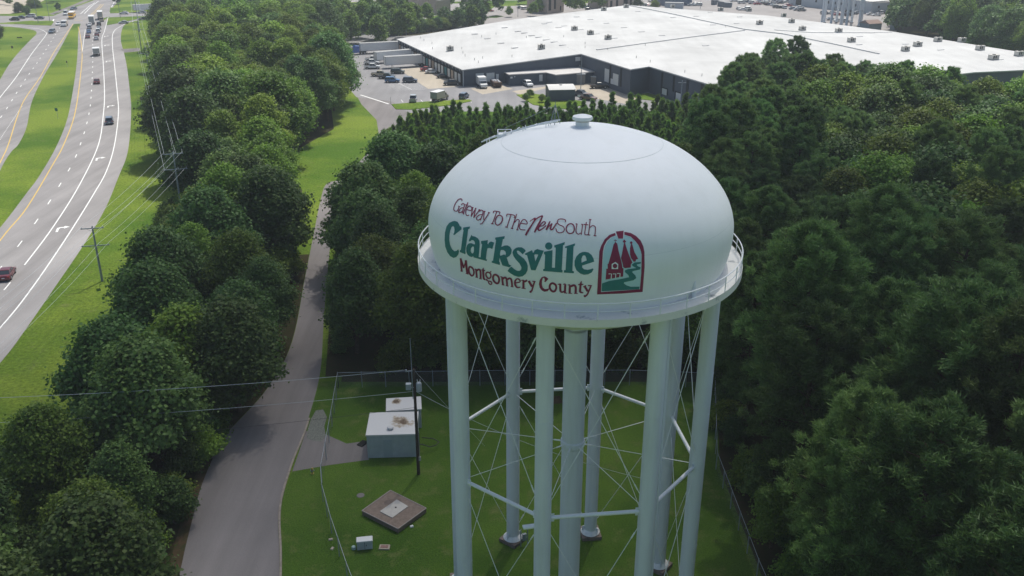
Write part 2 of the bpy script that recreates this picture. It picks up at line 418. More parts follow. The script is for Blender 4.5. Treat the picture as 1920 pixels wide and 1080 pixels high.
# turn arrows
def arrow(px, py, s=1.0):
    c = G(px, py); t = Vector((-.37, .93, 0))
    if py > 300: t = Vector((-.36, .93, 0)) if py < 350 else Vector((-.33, .94, 0))
    r = Vector((t.y, -t.x, 0))
    def P(a, b): q = c + t * a * s + r * b * s; return (q.x, q.y, .018)
    body = [P(-1.9, -.75), P(-1.9, -.40), P(-.5, -.40), P(.2, -.05), P(.2, .35), P(-.5, .35)]
    poly = [P(-1.9, -.85), P(-1.9, -.45), P(-.2, -.42), P(.15, -.2), P(.15, .35), P(-.35, .35), P(.45, 1.25), P(1.2, .35), P(.65, .35), P(.65, -.35), P(.3, -.8)]
    tr = tessellate_polygon([[Vector((x, y, 0)) for x, y, z in poly]]); mk.add(poly, tr)
for px, py in ((116, 428), (187, 297), (207, 199), (203, 115), (200, 85), (199, 68)): arrow(px, py)
o = mk.build('white_road_markings', M_white); o['kind'] = 'structure'
o = my.build('yellow_road_markings', M_yellow); o['kind'] = 'structure'
sheet('driveway', gp([(227, 92), (262, 90), (262, 96), (231, 99)]), .01, M_concd)

# service road
sL = catmull(gp([(325, 1110), (336, 1060), (350, 1000), (378, 900), (420, 820), (500, 730), (548, 640), (572, 520), (588, 440), (600, 380), (612, 345), (640, 338)]), 6)
sR = catmull(gp([(523, 1110), (524, 1040), (523, 950), (545, 870), (573, 800), (600, 700), (607, 600), (615, 500), (627, 400), (638, 352), (660, 330), (690, 300)]), 6)
far1 = gp([(678, 186), (712, 216), (722, 240), (712, 270), (690, 300)])
sheet('service_road', [*sL, *gp([(668, 310), (700, 275), (710, 250), (706, 225), (678, 196)]), *gp([(668, 178), (735, 180), (770, 205), (762, 232), (748, 262), (722, 292)]), *reversed(sR)], .008, M_serv)
cb = MB(); cr = offs(sR[:26], -.12)
for a, b_ in zip(cr, cr[1:]):
    cb.add([(a.x - .1, a.y, 0), (a.x + .1, a.y, 0), (b_.x + .1, b_.y, 0), (b_.x - .1, b_.y, 0), (a.x - .1, a.y, .1), (a.x + .1, a.y, .1), (b_.x + .1, b_.y, .1), (b_.x - .1, b_.y, .1)],
           [(0, 1, 5, 4), (2, 3, 7, 6), (4, 5, 6, 7), (1, 2, 6, 5), (3, 0, 4, 7)])
o = cb.build('road_kerb', mat('kerb_stone', (.27, .235, .20), .9, .1, var=.25, scale=2)); o['kind'] = 'structure'
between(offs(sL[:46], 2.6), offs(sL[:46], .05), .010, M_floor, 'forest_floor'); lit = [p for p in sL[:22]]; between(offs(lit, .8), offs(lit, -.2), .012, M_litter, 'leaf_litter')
# yard
sheet('yard_lawn', gp([(523, 1130), (523, 950), (556, 858), (600, 715), (1340, 715), (1345, 880), (1430, 1130)]), .004, M_yard)
sheet('yard_drive', gp([(548, 884), (574, 808), (612, 815), (650, 832), (692, 826), (692, 862), (618, 872)]), .010, M_concd)
sheet('gravel_patch', gp([(577, 806), (583, 786), (592, 770), (606, 768), (613, 782), (608, 800), (611, 818), (602, 828), (585, 826), (575, 822)]), .013, mat('gravel', (.16, .17, .15), .9, .1, var=.4, scale=6))
sheet('bare_earth', gp([(1003, 745), (1050, 742), (1056, 756), (1010, 760)]), .007, mat('bare_earth_brown', (.10, .07, .04), .95, .05, var=.3, scale=1.5))
# lot around the warehouse
sheet('car_park', gp([(600, 100), (650, 60), (745, 68), (900, 60), (1500, 120), (1500, 260), (1240, 250), (1150, 238), (1000, 214), (900, 208), (768, 212), (735, 190), (668, 182)]), .010, M_lot)
sheet('concrete_apron', gp([(748, 130), (792, 126), (860, 130), (900, 158), (850, 163), (803, 167)]), .014, M_conc)
sheet('concrete_apron', gp([(882, 166), (940, 160), (962, 167), (905, 177)]), .014, M_conc)
sheet('concrete_apron', gp([(960, 171), (1110, 150), (1160, 165), (1200, 185), (1180, 196), (1100, 182), (1040, 162), (975, 177)]), .014, M_conc)
for nm, pts in (('grass_verge', [(734, 196), (800, 191), (880, 187), (885, 190), (850, 197), (770, 206), (742, 205)]), ('grass_verge', [(968, 178), (1000, 176), (1090, 190), (1095, 197), (1060, 205), (1000, 197)]),
                ('grass_verge', [(1183, 178), (1215, 175), (1250, 184), (1235, 190), (1195, 186)])):
    b = MB(); b.prism([Vector((p.x, p.y)) for p in gp(pts)], .0, .13); o = b.build(nm, M_grass); o['kind'] = 'structure'
lm = MB()
strip(gp([(676, 178), (729, 195)]), .5, .018, lm)
for i in range(6):
    a = Vector((724 + i * 3.0, 160 + i * 1.6)); 
    strip(gp([(726 + i * 3, 158.5 + i * 2.1), (756 + i * 4, 156.5 + i * 2.3)]), .12, .018, lm); strip(gp([(757 + i * 4, 156.8 + i * 2.2), (785 + i * 3, 155 + i * 2.4)]), .12, .018, lm)
strip(gp([(745, 155), (772, 168)]), .14, .018, lm)
for x in (752, 789, 806, 848, 880): strip(gp([(x, 187), (x + 4, 192)]), .14, .018, lm)
o = lm.build('parking_lines', M_white); o['kind'] = 'structure'
# pale built-up ground beyond the warehouse and left of the junction
M_far = asphalt_mat('far_asphalt', (.31, .29, .28), .06)
sheet('far_car_park', gp([(1180, 60), (1180, -6), (2000, -20), (2000, 60), (1700, 70)]), .008, M_far)
sheet('far_car_park', gp([(838, 60), (930, 12), (1185, 3), (1185, 30), (1000, 45)]), .009, M_far)
sheet('far_car_park', gp([(-120, 28), (-120, -18), (110, -16), (70, 8), (20, 13), (60, 18), (20, 26)]), .008, M_conc)
sheet('far_street', gp([(560, 4), (800, 4), (1200, -4), (1200, -8), (800, -2), (560, -2)]), .012, M_far)
sheet('far_street', gp([(640, 12), (760, 8), (900, 6), (830, 25), (760, 48), (700, 30), (660, 20)]), .011, M_far)
b = MB(); b.prism([Vector((p.x, p.y)) for p in gp([(912, 33), (930, 29), (944, 31), (930, 33.5)])], 0, .14); b.build('grass_island', M_grass)['kind'] = 'structure'
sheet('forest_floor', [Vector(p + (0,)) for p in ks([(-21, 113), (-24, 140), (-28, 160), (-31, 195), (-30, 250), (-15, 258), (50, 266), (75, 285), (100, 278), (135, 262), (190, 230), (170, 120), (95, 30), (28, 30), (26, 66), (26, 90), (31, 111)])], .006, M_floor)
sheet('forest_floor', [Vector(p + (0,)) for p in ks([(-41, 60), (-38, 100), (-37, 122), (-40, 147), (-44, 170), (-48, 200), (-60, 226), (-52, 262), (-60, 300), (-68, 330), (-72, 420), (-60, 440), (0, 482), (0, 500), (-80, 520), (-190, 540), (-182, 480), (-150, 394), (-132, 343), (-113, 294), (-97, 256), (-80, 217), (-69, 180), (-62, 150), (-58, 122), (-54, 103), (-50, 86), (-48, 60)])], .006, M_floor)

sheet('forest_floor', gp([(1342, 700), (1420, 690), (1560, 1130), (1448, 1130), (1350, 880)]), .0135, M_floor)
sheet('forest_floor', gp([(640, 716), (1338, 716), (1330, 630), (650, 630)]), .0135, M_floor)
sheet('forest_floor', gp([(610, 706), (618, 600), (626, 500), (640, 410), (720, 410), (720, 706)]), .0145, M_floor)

# ------------------------------------------------------------------ the passing cloud that shades the foreground (high above the frame)
def make_cloud():
    m = bpy.data.materials.new('cloud_vapour'); m.use_nodes = True; N = m.node_tree.nodes; L = m.node_tree.links; N.clear()
    o_ = N.new('ShaderNodeOutputMaterial'); tr = N.new('ShaderNodeBsdfTransparent'); df = N.new('ShaderNodeBsdfTranslucent'); df.inputs[0].default_value = (.95, .96, 1, 1)
    mx = N.new('ShaderNodeMixShader'); lw = N.new('ShaderNodeLayerWeight'); lw.inputs[0].default_value = .5
    tc = N.new('ShaderNodeTexCoord'); nz = N.new('ShaderNodeTexNoise'); nz.inputs['Scale'].default_value = .022; nz.inputs['Detail'].default_value = 3
    L.new(tc.outputs['Object'], nz.inputs['Vector'])
    ln = N.new('ShaderNodeVectorMath'); ln.operation = 'LENGTH'; mp = N.new('ShaderNodeMapping'); mp.inputs['Scale'].default_value = (1 / 104, 1 / 80, 0)
    L.new(tc.outputs['Object'], mp.inputs[0]); L.new(mp.outputs[0], ln.inputs[0])
    ad = N.new('ShaderNodeMath'); ad.operation = 'MULTIPLY_ADD'; ad.inputs[1].default_value = .55; L.new(nz.outputs['Fac'], ad.inputs[0]); L.new(ln.outputs['Value'], ad.inputs[2])
    mr = N.new('ShaderNodeMapRange'); mr.inputs[1].default_value = .72; mr.inputs[2].default_value = 1.25; mr.inputs[3].default_value = CLOUD_D; mr.inputs[4].default_value = 0.0
    L.new(ad.outputs[0], mr.inputs[0]); L.new(mr.outputs[0], mx.inputs[0]); L.new(tr.outputs[0], mx.inputs[1]); L.new(df.outputs[0], mx.inputs[2]); L.new(mx.outputs[0], o_.inputs[0])
    bm = bmesh.new(); bmesh.ops.create_icosphere(bm, subdivisions=5, radius=1)
    for v in bm.verts:
        p = v.co; k = 1 + .09 * math.sin(5 * p.x + 2) * math.cos(6 * p.y) + .05 * math.sin(13 * p.x + 9 * p.y)
        v.co = Vector((p.x * 122 * k, p.y * 95 * k, p.z * (16 if p.z < 0 else 34) * k))
    me = bpy.data.meshes.new('cloud'); bm.to_mesh(me); bm.free(); me.materials.append(m)
    me.polygons.foreach_set('use_smooth', [True] * len(me.polygons))
    o = link(bpy.data.objects.new('cloud', me)); o['kind'] = 'structure'
    z = 420.0; c = Vector((CLOUD_C[0], CLOUD_C[1], 0)) + SV * (z / SV.z); o.location = c
CLOUD_D = .62; CLOUD_C = (11, 88)
make_cloud()

# ------------------------------------------------------------------ water tower
AX, AY, PH, LR, ZS = 4.51, 57.65, 3.649, 9.12, 15.04
PROF = [(0.0, 39.0), (1.2, 38.94), (2.3, 38.76), (3.8, 38.42), (5.21, 37.95), (6.25, 37.5), (7.2, 36.95), (7.95, 36.4), (8.5, 35.9), (9.0, 35.35), (9.4, 34.8), (9.72, 34.2), (9.93, 33.6), (10.05, 33.0), (10.07, 32.4), (10.02, 31.8), (9.9, 31.1), (9.68, 30.3),
        (9.2, 29.45), (8.3, 28.65), (7.0, 27.85), (5.5, 27.2), (3.6, 26.7), (2.0, 26.45), (.8, 26.4)]
_pf = catmull([Vector((r, z, 0)) for r, z in PROF], 5)
PROFS = [(max(0.001, p.x), p.y) for p in _pf]
def prof_r(z):
    best = None
    for (r0, z0), (r1, z1) in zip(PROFS, PROFS[1:]):
        if (z0 - z) * (z1 - z) <= 0 and abs(z1 - z0) > 1e-9: return r0 + (r1 - r0) * (z - z0) / (z1 - z0)
    return 0
def on_tank(px, py, off):
    """point of the tank wall seen at px,py, lifted by off along the wall normal (tower-local coordinates)"""
    d = ray(px, py).normalized(); o_ = Vector((0, 0, H))
    def f(t):
        p = o_ + d * t; return math.hypot(p.x - AX, p.y - AY) - prof_r(p.z)
    a = 40.0
    while f(a) > 0 and a < 75: a += .25
    lo, hi = a - .25, a
    for _ in range(30):
        m = (lo + hi) / 2
        if f(m) > 0: lo = m
        else: hi = m
    p = o_ + d * lo; q = Vector((p.x - AX, p.y - AY, 0)); dz = .05
    sl = (prof_r(p.z + dz) - prof_r(p.z - dz)) / (2 * dz)
    nrm = Vector((q.normalized().x, q.normalized().y, -sl)).normalized()
    return Vector((q.x, q.y, p.z)) + nrm * off
def leg_xy(k, r=LR): a = PH + k * math.pi / 4; return (r * math.cos(a), r * math.sin(a))

class Paint:
    """flat artwork laid on the curved wall"""
    def __init__(s): s.v = []; s.f = []; s.m = []; s.k = 0
    def poly(s, org, sc, pts, mi, holes=(), smooth=False, off=.012):
        loops = []
        for L_ in [pts] + list(holes):
            P = [Vector((org[0] + x / sc, org[1] + y / sc, 0)) for x, y in L_]
            if smooth: P = catmull(P, 4, True)
            loops.append(P)
        flat = [p for l in loops for p in l]; tr = tessellate_polygon(loops)
        s._tri(flat, tr, mi, off)
    def _tri(s, flat, tr, mi, off):
        bm = bmesh.new(); vs = [bm.verts.new(p) for p in flat]
        for t in tr:
            try: bm.faces.new([vs[i] for i in t])
            except ValueError: pass
        x0 = min(p.x for p in flat); x1 = max(p.x for p in flat); y0 = min(p.y for p in flat); y1 = max(p.y for p in flat)
        st = 7.0
        x = math.ceil(x0 / st) * st
        while x < x1: bmesh.ops.bisect_plane(bm, geom=bm.verts[:] + bm.edges[:] + bm.faces[:], plane_co=(x, 0, 0), plane_no=(1, 0, 0)); x += st
        y = math.ceil(y0 / st) * st
        while y < y1: bmesh.ops.bisect_plane(bm, geom=bm.verts[:] + bm.edges[:] + bm.faces[:], plane_co=(0, y, 0), plane_no=(0, 1, 0)); y += st
        bm.verts.index_update(); b = len(s.v)
        s.v += [tuple(on_tank(v.co.x, v.co.y, off)) for v in bm.verts]
        for f in bm.faces: s.f.append(tuple(b + v.index for v in f.verts)); s.m.append(mi)
        bm.free()
    def stroke(s, org, sc, pts, w, mi, smooth=True, closed=False, off=None):
        P = [Vector((org[0] + p[0] / sc, org[1] + p[1] / sc, 0)) for p in pts]
        ws = [(p[2] if len(p) > 2 else w) / sc for p in pts]
        if smooth and len(P) > 2:
            Q = catmull([Vector((p.x, p.y, q)) for p, q in zip(P, ws)], 5, closed); P = [Vector((q.x, q.y, 0)) for q in Q]; ws = [q.z for q in Q]
        if closed: P.append(P[0]); ws.append(ws[0]); P.append(P[1]); ws.append(ws[1])
        s.k += 1; off = (.012 + .003 * (s.k % 7)) if off is None else off
        Lp, Rp = [], []
        for k, p in enumerate(P):
            d = (P[min(k + 1, len(P) - 1)] - P[max(k - 1, 0)]).normalized(); n = Vector((-d.y, d.x, 0)) * ws[k] / 2
            Lp.append(p + n); Rp.append(p - n)
        if closed: Lp, Rp = Lp[:-1], Rp[:-1]
        flat = Lp + Rp; m = len(Lp); b = len(s.v)
        # short quads follow the wall; long straight ones are cut
        for i in range(m - 1):
            L_ = max((flat[i + 1] - flat[i]).length, .01); c = max(1, int(L_ / 6) + 1)
            for j in range(c):
                t0, t1 = j / c, (j + 1) / c; b = len(s.v)
                for q, t in ((i, t0), (m + i, t0), (m + i, t1), (i, t1)):
                    p = flat[q].lerp(flat[q + 1], t); s.v.append(tuple(on_tank(p.x, p.y, off)))
                s.f.append((b, b + 1, b + 2, b + 3)); s.m.append(mi)
    def dot(s, org, sc, c, r, mi, off=.015):
        s.poly(org, sc, [(c[0] + r * math.cos(a * math.pi / 9), c[1] + r * math.sin(a * math.pi / 9)) for a in range(18)], mi, off=off)
    def build(s, name, mats, parent):
        me = bpy.data.meshes.new(name); me.from_pydata(s.v, [], s.f)
        for m in mats: me.materials.append(m)
        me.polygons.foreach_set('material_index', s.m); me.update()
        return link(bpy.data.objects.new(name, me), parent)

def tower_lettering(T):
    A, B, C, D, E, Fm, Gc, Lg = (820, 400), (880, 440), (970, 440), (840, 360), (970, 370), (850, 475), (980, 490), (1100, 425)
    # big name
    p = Paint()
    p.poly(A, 12, [(345, 180), (400, 170), (455, 192), (492, 245), (512, 292), (542, 302), (550, 358), (378, 492), (364, 478), (382, 430), (390, 370), (382, 310), (358, 286), (325, 305), (295, 380), (276, 480), (272, 600), (290, 710), (330, 800), (385, 853), (440, 842), (474, 806), (492, 858), (474, 925), (430, 980), (365, 1002), (290, 960), (225, 870), (182, 750), (166, 600), (175, 430), (210, 295), (270, 215)], 0)
    p.poly(A, 12, [(585, 320), (738, 298), (725, 350), (697, 355), (632, 850), (638, 885), (632, 918), (508, 870), (512, 830), (532, 825), (560, 600), (592, 380), (580, 372)], 0)
    p.poly(A, 12, [(770, 482), (790, 512), (855, 525), (915, 562), (950, 620), (956, 700), (945, 850), (932, 985), (975, 990), (990, 830), (1010, 690), (985, 680), (988, 622), (1138, 603), (1130, 680), (1146, 700), (1170, 652), (1212, 633), (1282, 660), (1238, 803), (1185, 778), (1132, 785), (1115, 860), (1098, 1000), (1095, 1030), (1122, 1040), (1112, 1072), (960, 1030), (818, 990), (812, 962), (780, 982), (730, 970), (682, 930), (657, 870), (653, 775), (675, 712), (712, 676), (765, 670), (832, 698), (850, 690), (846, 650), (822, 612), (780, 600), (735, 632), (715, 632), (713, 600), (748, 532)], 0,
           holes=[[(792, 745), (826, 752), (824, 870), (800, 905), (775, 895), (752, 850), (757, 790)]])
    p.poly(B, 12, [(585, 65), (800, 33), (787, 95), (757, 100), (722, 278), (760, 258), (805, 243), (862, 242), (920, 275), (956, 340), (946, 420), (905, 480), (842, 515), (895, 670), (945, 693), (905, 735), (745, 690), (700, 570), (685, 520), (672, 600), (692, 632), (686, 680), (503, 627), (510, 588), (535, 590), (570, 350), (602, 120), (583, 105)], 0,
           holes=[[(712, 345), (770, 345), (812, 378), (826, 420), (812, 470), (790, 443), (700, 475), (690, 440), (698, 385)]])
    p.poly(B, 12, [(1105, 283), (1180, 285), (1242, 325), (1272, 365), (1200, 442), (1155, 395), (1110, 362), (1075, 358), (1072, 388), (1092, 430), (1150, 478), (1232, 540), (1290, 620), (1316, 700), (1310, 800), (1270, 880), (1200, 935), (1110, 947), (1010, 918), (920, 862), (863, 815), (900, 755), (948, 718), (1010, 770), (1080, 812), (1130, 812), (1168, 785), (1175, 735), (1130, 645), (1050, 560), (995, 480), (973, 400), (998, 340), (1048, 300)], 0, off=.016)
    p.poly(B, 12, [(1253, 425), (1415, 347), (1428, 400), (1447, 405), (1472, 350), (1530, 322), (1600, 345), (1678, 360), (1490, 802), (1400, 796), (1384, 780), (1300, 460), (1263, 455)], 0, holes=[[(1460, 452), (1495, 438), (1552, 450), (1488, 602)]])
    p.dot(B, 12, (1787, 256), 82, 0)
    p.poly(C, 12, [(600, 385), (792, 348), (780, 740), (845, 745), (865, 290), (835, 288), (832, 242), (1072, 167), (1060, 225), (1030, 240), (1000, 790), (1020, 800), (1015, 852), (583, 817), (583, 775), (612, 765), (626, 450), (600, 440)], 0)
    p.poly(C, 12, [(1073, 268), (1302, 196), (1290, 250), (1265, 265), (1238, 815), (1275, 825), (1270, 866), (1046, 852), (1050, 800), (1085, 795), (1115, 295), (1076, 300)], 0)
    p.poly(C, 12, [(1520, 385), (1600, 400), (1670, 458), (1715, 540), (1728, 607), (1462, 692), (1458, 735), (1500, 777), (1580, 790), (1650, 775), (1700, 757), (1712, 785), (1672, 850), (1590, 890), (1500, 902), (1410, 870), (1330, 800), (1288, 700), (1288, 590), (1330, 490), (1395, 422), (1460, 392)], 0,
           holes=[[(1470, 475), (1500, 462), (1530, 475), (1550, 520), (1562, 580), (1445, 627), (1443, 540)]])
    o = p.build('lettering', [M_teal], T); o['label'] = 'large teal lettering reading Clarksville'
    # top line
    p = Paint(); W = 21
    def st(org, *strokes, w=W):
        for q in strokes: p.stroke(org, 12, q, w, 0)
    st(D, [(318, 200), (312, 165), (280, 155), (230, 178), (170, 260), (135, 350), (138, 405), (170, 432), (212, 422), (245, 360), (258, 325)], [(232, 318), (270, 330)],
       [(298, 290), (335, 265), (372, 280), (368, 330), (345, 400), (320, 482)], [(355, 358), (300, 365), (255, 415), (245, 455), (275, 468), (330, 435)],
       [(455, 235), (400, 365), (352, 480), (372, 502)], [(392, 290), (455, 302)],
       [(430, 398), (520, 415), (537, 360), (502, 318), (455, 330), (412, 405), (402, 480), (428, 530), (478, 520)],
       [(560, 352), (540, 450), (522, 555)], [(522, 555), (580, 450), (630, 372)], [(625, 372), (605, 470), (582, 582)], [(582, 582), (650, 490), (712, 402)], [(540, 350), (580, 356)], [(612, 370), (645, 376)], [(690, 395), (725, 402)],
       [(706, 442), (745, 410), (788, 430), (785, 490), (755, 570), (730, 638)], [(772, 512), (705, 520), (652, 570), (645, 608), (680, 635), (745, 598)],
       [(825, 440), (810, 530), (805, 625)], [(930, 468), (850, 590), (770, 710), (722, 718)], [(805, 436), (850, 444)], [(905, 462), (948, 472)],
       [(1020, 475), (1040, 432), (1165, 452), (1155, 492)], [(1098, 445), (1050, 580), (1000, 712)], [(970, 713), (1028, 720)],
       [(1325, 552), (1342, 502), (1495, 530), (1490, 585)], [(1418, 522), (1375, 650), (1328, 790)], [(1288, 788), (1348, 797)],
       [(1550, 500), (1495, 660), (1442, 818)], [(1415, 816), (1468, 826)], [(1497, 690), (1555, 622), (1602, 638), (1597, 700), (1560, 852)], [(1540, 848), (1585, 858)],
       [(1622, 702), (1775, 722), (1770, 662), (1720, 620), (1665, 650), (1617, 740), (1608, 800), (1640, 845), (1742, 857)])
    p.stroke(D, 12, [(1165, 525), (1220, 560), (1230, 625), (1200, 692), (1140, 745), (1090, 735), (1063, 680), (1075, 610), (1115, 545)], 26, 0, closed=True)
    st(E, [(282, 545, 14), (350, 498, 20), (405, 480, 36), (340, 600, 28), (250, 745, 44), (188, 858, 40)], [(235, 760, 12), (330, 620, 18), (440, 480, 26), (572, 415, 30)], [(572, 415, 26), (520, 530, 40), (440, 680, 44), (388, 790, 36)],
       [(388, 790, 30), (480, 665, 24), (570, 640, 24), (632, 580, 30), (600, 548, 26), (545, 590, 26), (475, 690, 40), (490, 745, 34), (560, 712, 28), (650, 635, 22)],
       [(738, 540, 24), (700, 620, 38), (652, 735, 40)], [(665, 720, 16), (730, 640, 20), (785, 590, 28)], [(785, 590, 26), (745, 700, 36), (790, 722, 32), (885, 580, 26)])
    st(E, [(1085, 560), (1078, 512), (1000, 490), (930, 502), (898, 560), (940, 618), (1030, 660), (1060, 720), (1030, 778), (960, 800), (890, 772), (868, 700)],
       [(1345, 602), (1325, 700), (1325, 790), (1375, 832), (1430, 802)], [(1470, 612), (1455, 720), (1440, 840)], [(1310, 598), (1350, 602)], [(1438, 608), (1475, 612)],
       [(1552, 560), (1530, 700), (1518, 820), (1548, 846), (1592, 840)], [(1490, 612), (1598, 622)], [(1638, 510), (1620, 680), (1600, 842)], [(1612, 502), (1665, 508)], [(1572, 845), (1638, 850)], [(1630, 682), (1690, 637), (1748, 660), (1757, 720), (1745, 862)], [(1715, 858), (1778, 870)])
    p.stroke(E, 12, [(1200, 595), (1260, 625), (1285, 710), (1255, 790), (1190, 817), (1130, 790), (1098, 710), (1130, 630)], 27, 0, closed=True)
    o = p.build('lettering', [M_maroon], T); o['label'] = 'thin maroon lettering reading Gateway To The New South'
    # lower line
    p = Paint()
    st(Fm, [(168, 110), (178, 250), (192, 400)], [(165, 112), (205, 225), (242, 330)], w=40); st(Fm, [(290, 155), (262, 250), (240, 330)], w=24); st(Fm, [(285, 152), (300, 300), (320, 455)], w=46)
    st(Fm, [(165, 390), (215, 408)], [(285, 448), (348, 464)], w=18)
    p.stroke(Fm, 12, [(385, 300), (438, 338), (466, 410), (455, 480), (415, 502), (368, 452), (350, 380), (358, 320)], 38, 0, closed=True)
    st(Fm, [(515, 355), (522, 440), (532, 530)], [(532, 390), (575, 360), (612, 400), (618, 560)], w=42); st(Fm, [(482, 358), (520, 348)], [(500, 528), (560, 545)], [(585, 562), (645, 576)], w=18)
    st(Fm, [(680, 322, 14), (676, 380, 40), (682, 480, 44), (692, 565, 40), (735, 592, 24)]); st(Fm, [(635, 370), (716, 388)], w=24)
    p.stroke(Fm, 12, [(790, 425), (838, 458), (846, 520), (812, 562), (765, 540), (735, 482), (748, 435)], 32, 0, closed=True)
    st(Fm, [(828, 425), (856, 402)], w=22); st(Fm, [(765, 568), (755, 600), (795, 622), (835, 628), (870, 655), (855, 695), (815, 682), (790, 640)], w=27)
    p.stroke(Fm, 12, [(940, 475), (1008, 510), (1036, 590), (1010, 668), (955, 660), (905, 600), (900, 520)], 42, 0, closed=True)
    st(Fm, [(1102, 530), (1110, 620), (1122, 705)], [(1118, 575), (1160, 540), (1200, 575), (1215, 720)], [(1218, 590), (1265, 560), (1308, 598), (1325, 742)], w=42)
    st(Fm, [(1060, 522), (1105, 530)], [(1090, 700), (1150, 714)], [(1182, 722), (1242, 736)], [(1292, 740), (1356, 752)], w=18)
    st(Fm, [(1400, 662, 26), (1502, 640, 24), (1490, 590, 34), (1440, 570, 28), (1395, 620, 42), (1395, 700, 44), (1440, 762, 34), (1512, 758, 24)])
    st(Fm, [(1582, 600), (1580, 700), (1580, 785)], w=46); st(Fm, [(1530, 607), (1582, 597)], [(1535, 778), (1632, 797)], w=18); st(Fm, [(1600, 640), (1662, 602)], w=42)
    st(Fm, [(1702, 622), (1740, 690), (1776, 745)], w=50); st(Fm, [(1680, 632), (1732, 615)], w=20); st(Fm, [(1828, 632), (1800, 730), (1775, 815), (1745, 868)], w=36); st(Fm, [(1782, 622), (1852, 632)], w=24); p.dot(Fm, 12, (1738, 862), 26, 0, .02)
    p.poly(Gc, 12, [(490, 336), (532, 350), (580, 395), (512, 467), (488, 460), (500, 420), (484, 370), (456, 375), (435, 440), (432, 520), (455, 590), (500, 625), (560, 618), (585, 600), (590, 640), (560, 670), (490, 682), (430, 652), (385, 590), (366, 510), (385, 420), (430, 355)], 0)
    p.stroke(Gc, 12, [(680, 492), (742, 530), (756, 600), (722, 668), (670, 672), (620, 622), (608, 560), (630, 510)], 46, 0, closed=True)
    st(Gc, [(848, 502), (845, 600), (852, 680)], [(960, 512), (955, 600), (950, 705)], [(1065, 532), (1060, 620), (1058, 710)], [(1085, 560), (1150, 535), (1192, 575), (1192, 715)], w=48)
    st(Gc, [(850, 675), (890, 688), (945, 668)], w=34); st(Gc, [(790, 517), (850, 500)], [(908, 517), (962, 500)], [(1012, 532), (1068, 520)], [(935, 708), (1005, 714)], [(1030, 714), (1112, 718)], [(1160, 718), (1238, 720)], w=19)
    st(Gc, [(1322, 440, 14), (1305, 510, 44), (1295, 600, 46), (1295, 680, 46), (1365, 705, 22)]); st(Gc, [(1252, 520), (1365, 514)], w=26)
    st(Gc, [(1395, 560), (1430, 620), (1465, 675)], w=50); st(Gc, [(1362, 572), (1428, 540)], w=22); st(Gc, [(1532, 560), (1490, 660), (1450, 745), (1400, 790)], w=36); st(Gc, [(1470, 540), (1558, 545)], w=26); p.dot(Gc, 12, (1396, 778), 25, 0, .02)
    o = p.build('lettering', [M_maroon], T); o['label'] = 'bold maroon lettering reading Montgomery County'
    # arched emblem
    p = Paint(); s = 8
    p.poly(Lg, s, [(218, 972), (245, 520), (255, 380), (275, 295), (320, 215), (395, 158), (445, 138), (470, 185), (550, 185), (560, 128), (650, 155), (725, 218), (780, 290), (816, 380), (818, 700), (795, 932), (500, 958)], 2, off=.006)
    p.poly(Lg, s, [(155, 1015), (175, 640), (190, 370), (215, 290), (270, 190), (340, 125), (425, 93), (436, 130), (360, 160), (300, 215), (260, 290), (243, 380), (235, 520), (214, 980), (500, 960), (797, 937), (818, 700), (823, 420), (813, 370), (778, 280), (728, 215), (660, 150), (564, 120), (564, 77), (660, 95), (740, 140), (810, 210), (850, 300), (865, 380), (868, 600), (838, 977), (520, 1002)], 1, off=.014)
    p.poly(Lg, s, [(437, 73), (554, 60), (545, 180), (475, 180)], 1)
    p.poly(Lg, s, [(430, 228), (460, 258), (475, 350), (500, 450), (522, 530), (536, 620), (552, 622), (546, 747), (283, 793), (295, 640), (285, 632), (315, 630), (313, 560), (325, 555), (365, 420), (402, 270)], 1, off=.014)
    p.stroke(Lg, s, [(410, 208), (430, 200), (452, 208)], 10, 1, smooth=False); p.stroke(Lg, s, [(430, 195), (430, 232)], 6, 1, smooth=False)
    p.poly(Lg, s, [(560, 240), (575, 250), (600, 330), (640, 440), (684, 537), (662, 565), (660, 612), (572, 622), (546, 605), (540, 560), (513, 470), (530, 400), (548, 300)], 1, off=.02)
    p.poly(Lg, s, [(563, 193), (591, 224), (565, 247), (538, 224)], 1, off=.024)
    p.poly(Lg, s, [(665, 250), (685, 270), (715, 380), (772, 482), (735, 495), (737, 520), (705, 527), (665, 470), (650, 420), (648, 330)], 1, off=.014); p.dot(Lg, s, (667, 240), 19, 1, .02)
    p.poly(Lg, s, [(430, 528), (472, 560), (470, 634), (373, 634), (374, 560)], 3, off=.02); p.dot(Lg, s, (423, 588), 34, 1, .028)
    for a in ([(328, 706), (372, 706), (366, 778)], [(393, 706), (436, 706), (432, 770)], [(455, 700), (500, 700), (495, 758)]): p.stroke(Lg, s, a, 13, 3, smooth=False, off=.024)
    p.poly(Lg, s, [(230, 850), (340, 812), (480, 790), (635, 757), (622, 722), (578, 685), (570, 655), (620, 635), (742, 620), (692, 592), (673, 570), (720, 535), (812, 528), (810, 552), (750, 567), (760, 590), (808, 610), (800, 640), (692, 665), (680, 682), (730, 730), (742, 770), (700, 802), (562, 832), (555, 850), (600, 880), (660, 900), (792, 898), (785, 937), (500, 952), (225, 967)], 0, off=.016)
    o = p.build('emblem', [M_teal, M_maroon, M_pale, M_signw], T); o['label'] = 'arched emblem of three maroon spires above a teal river'

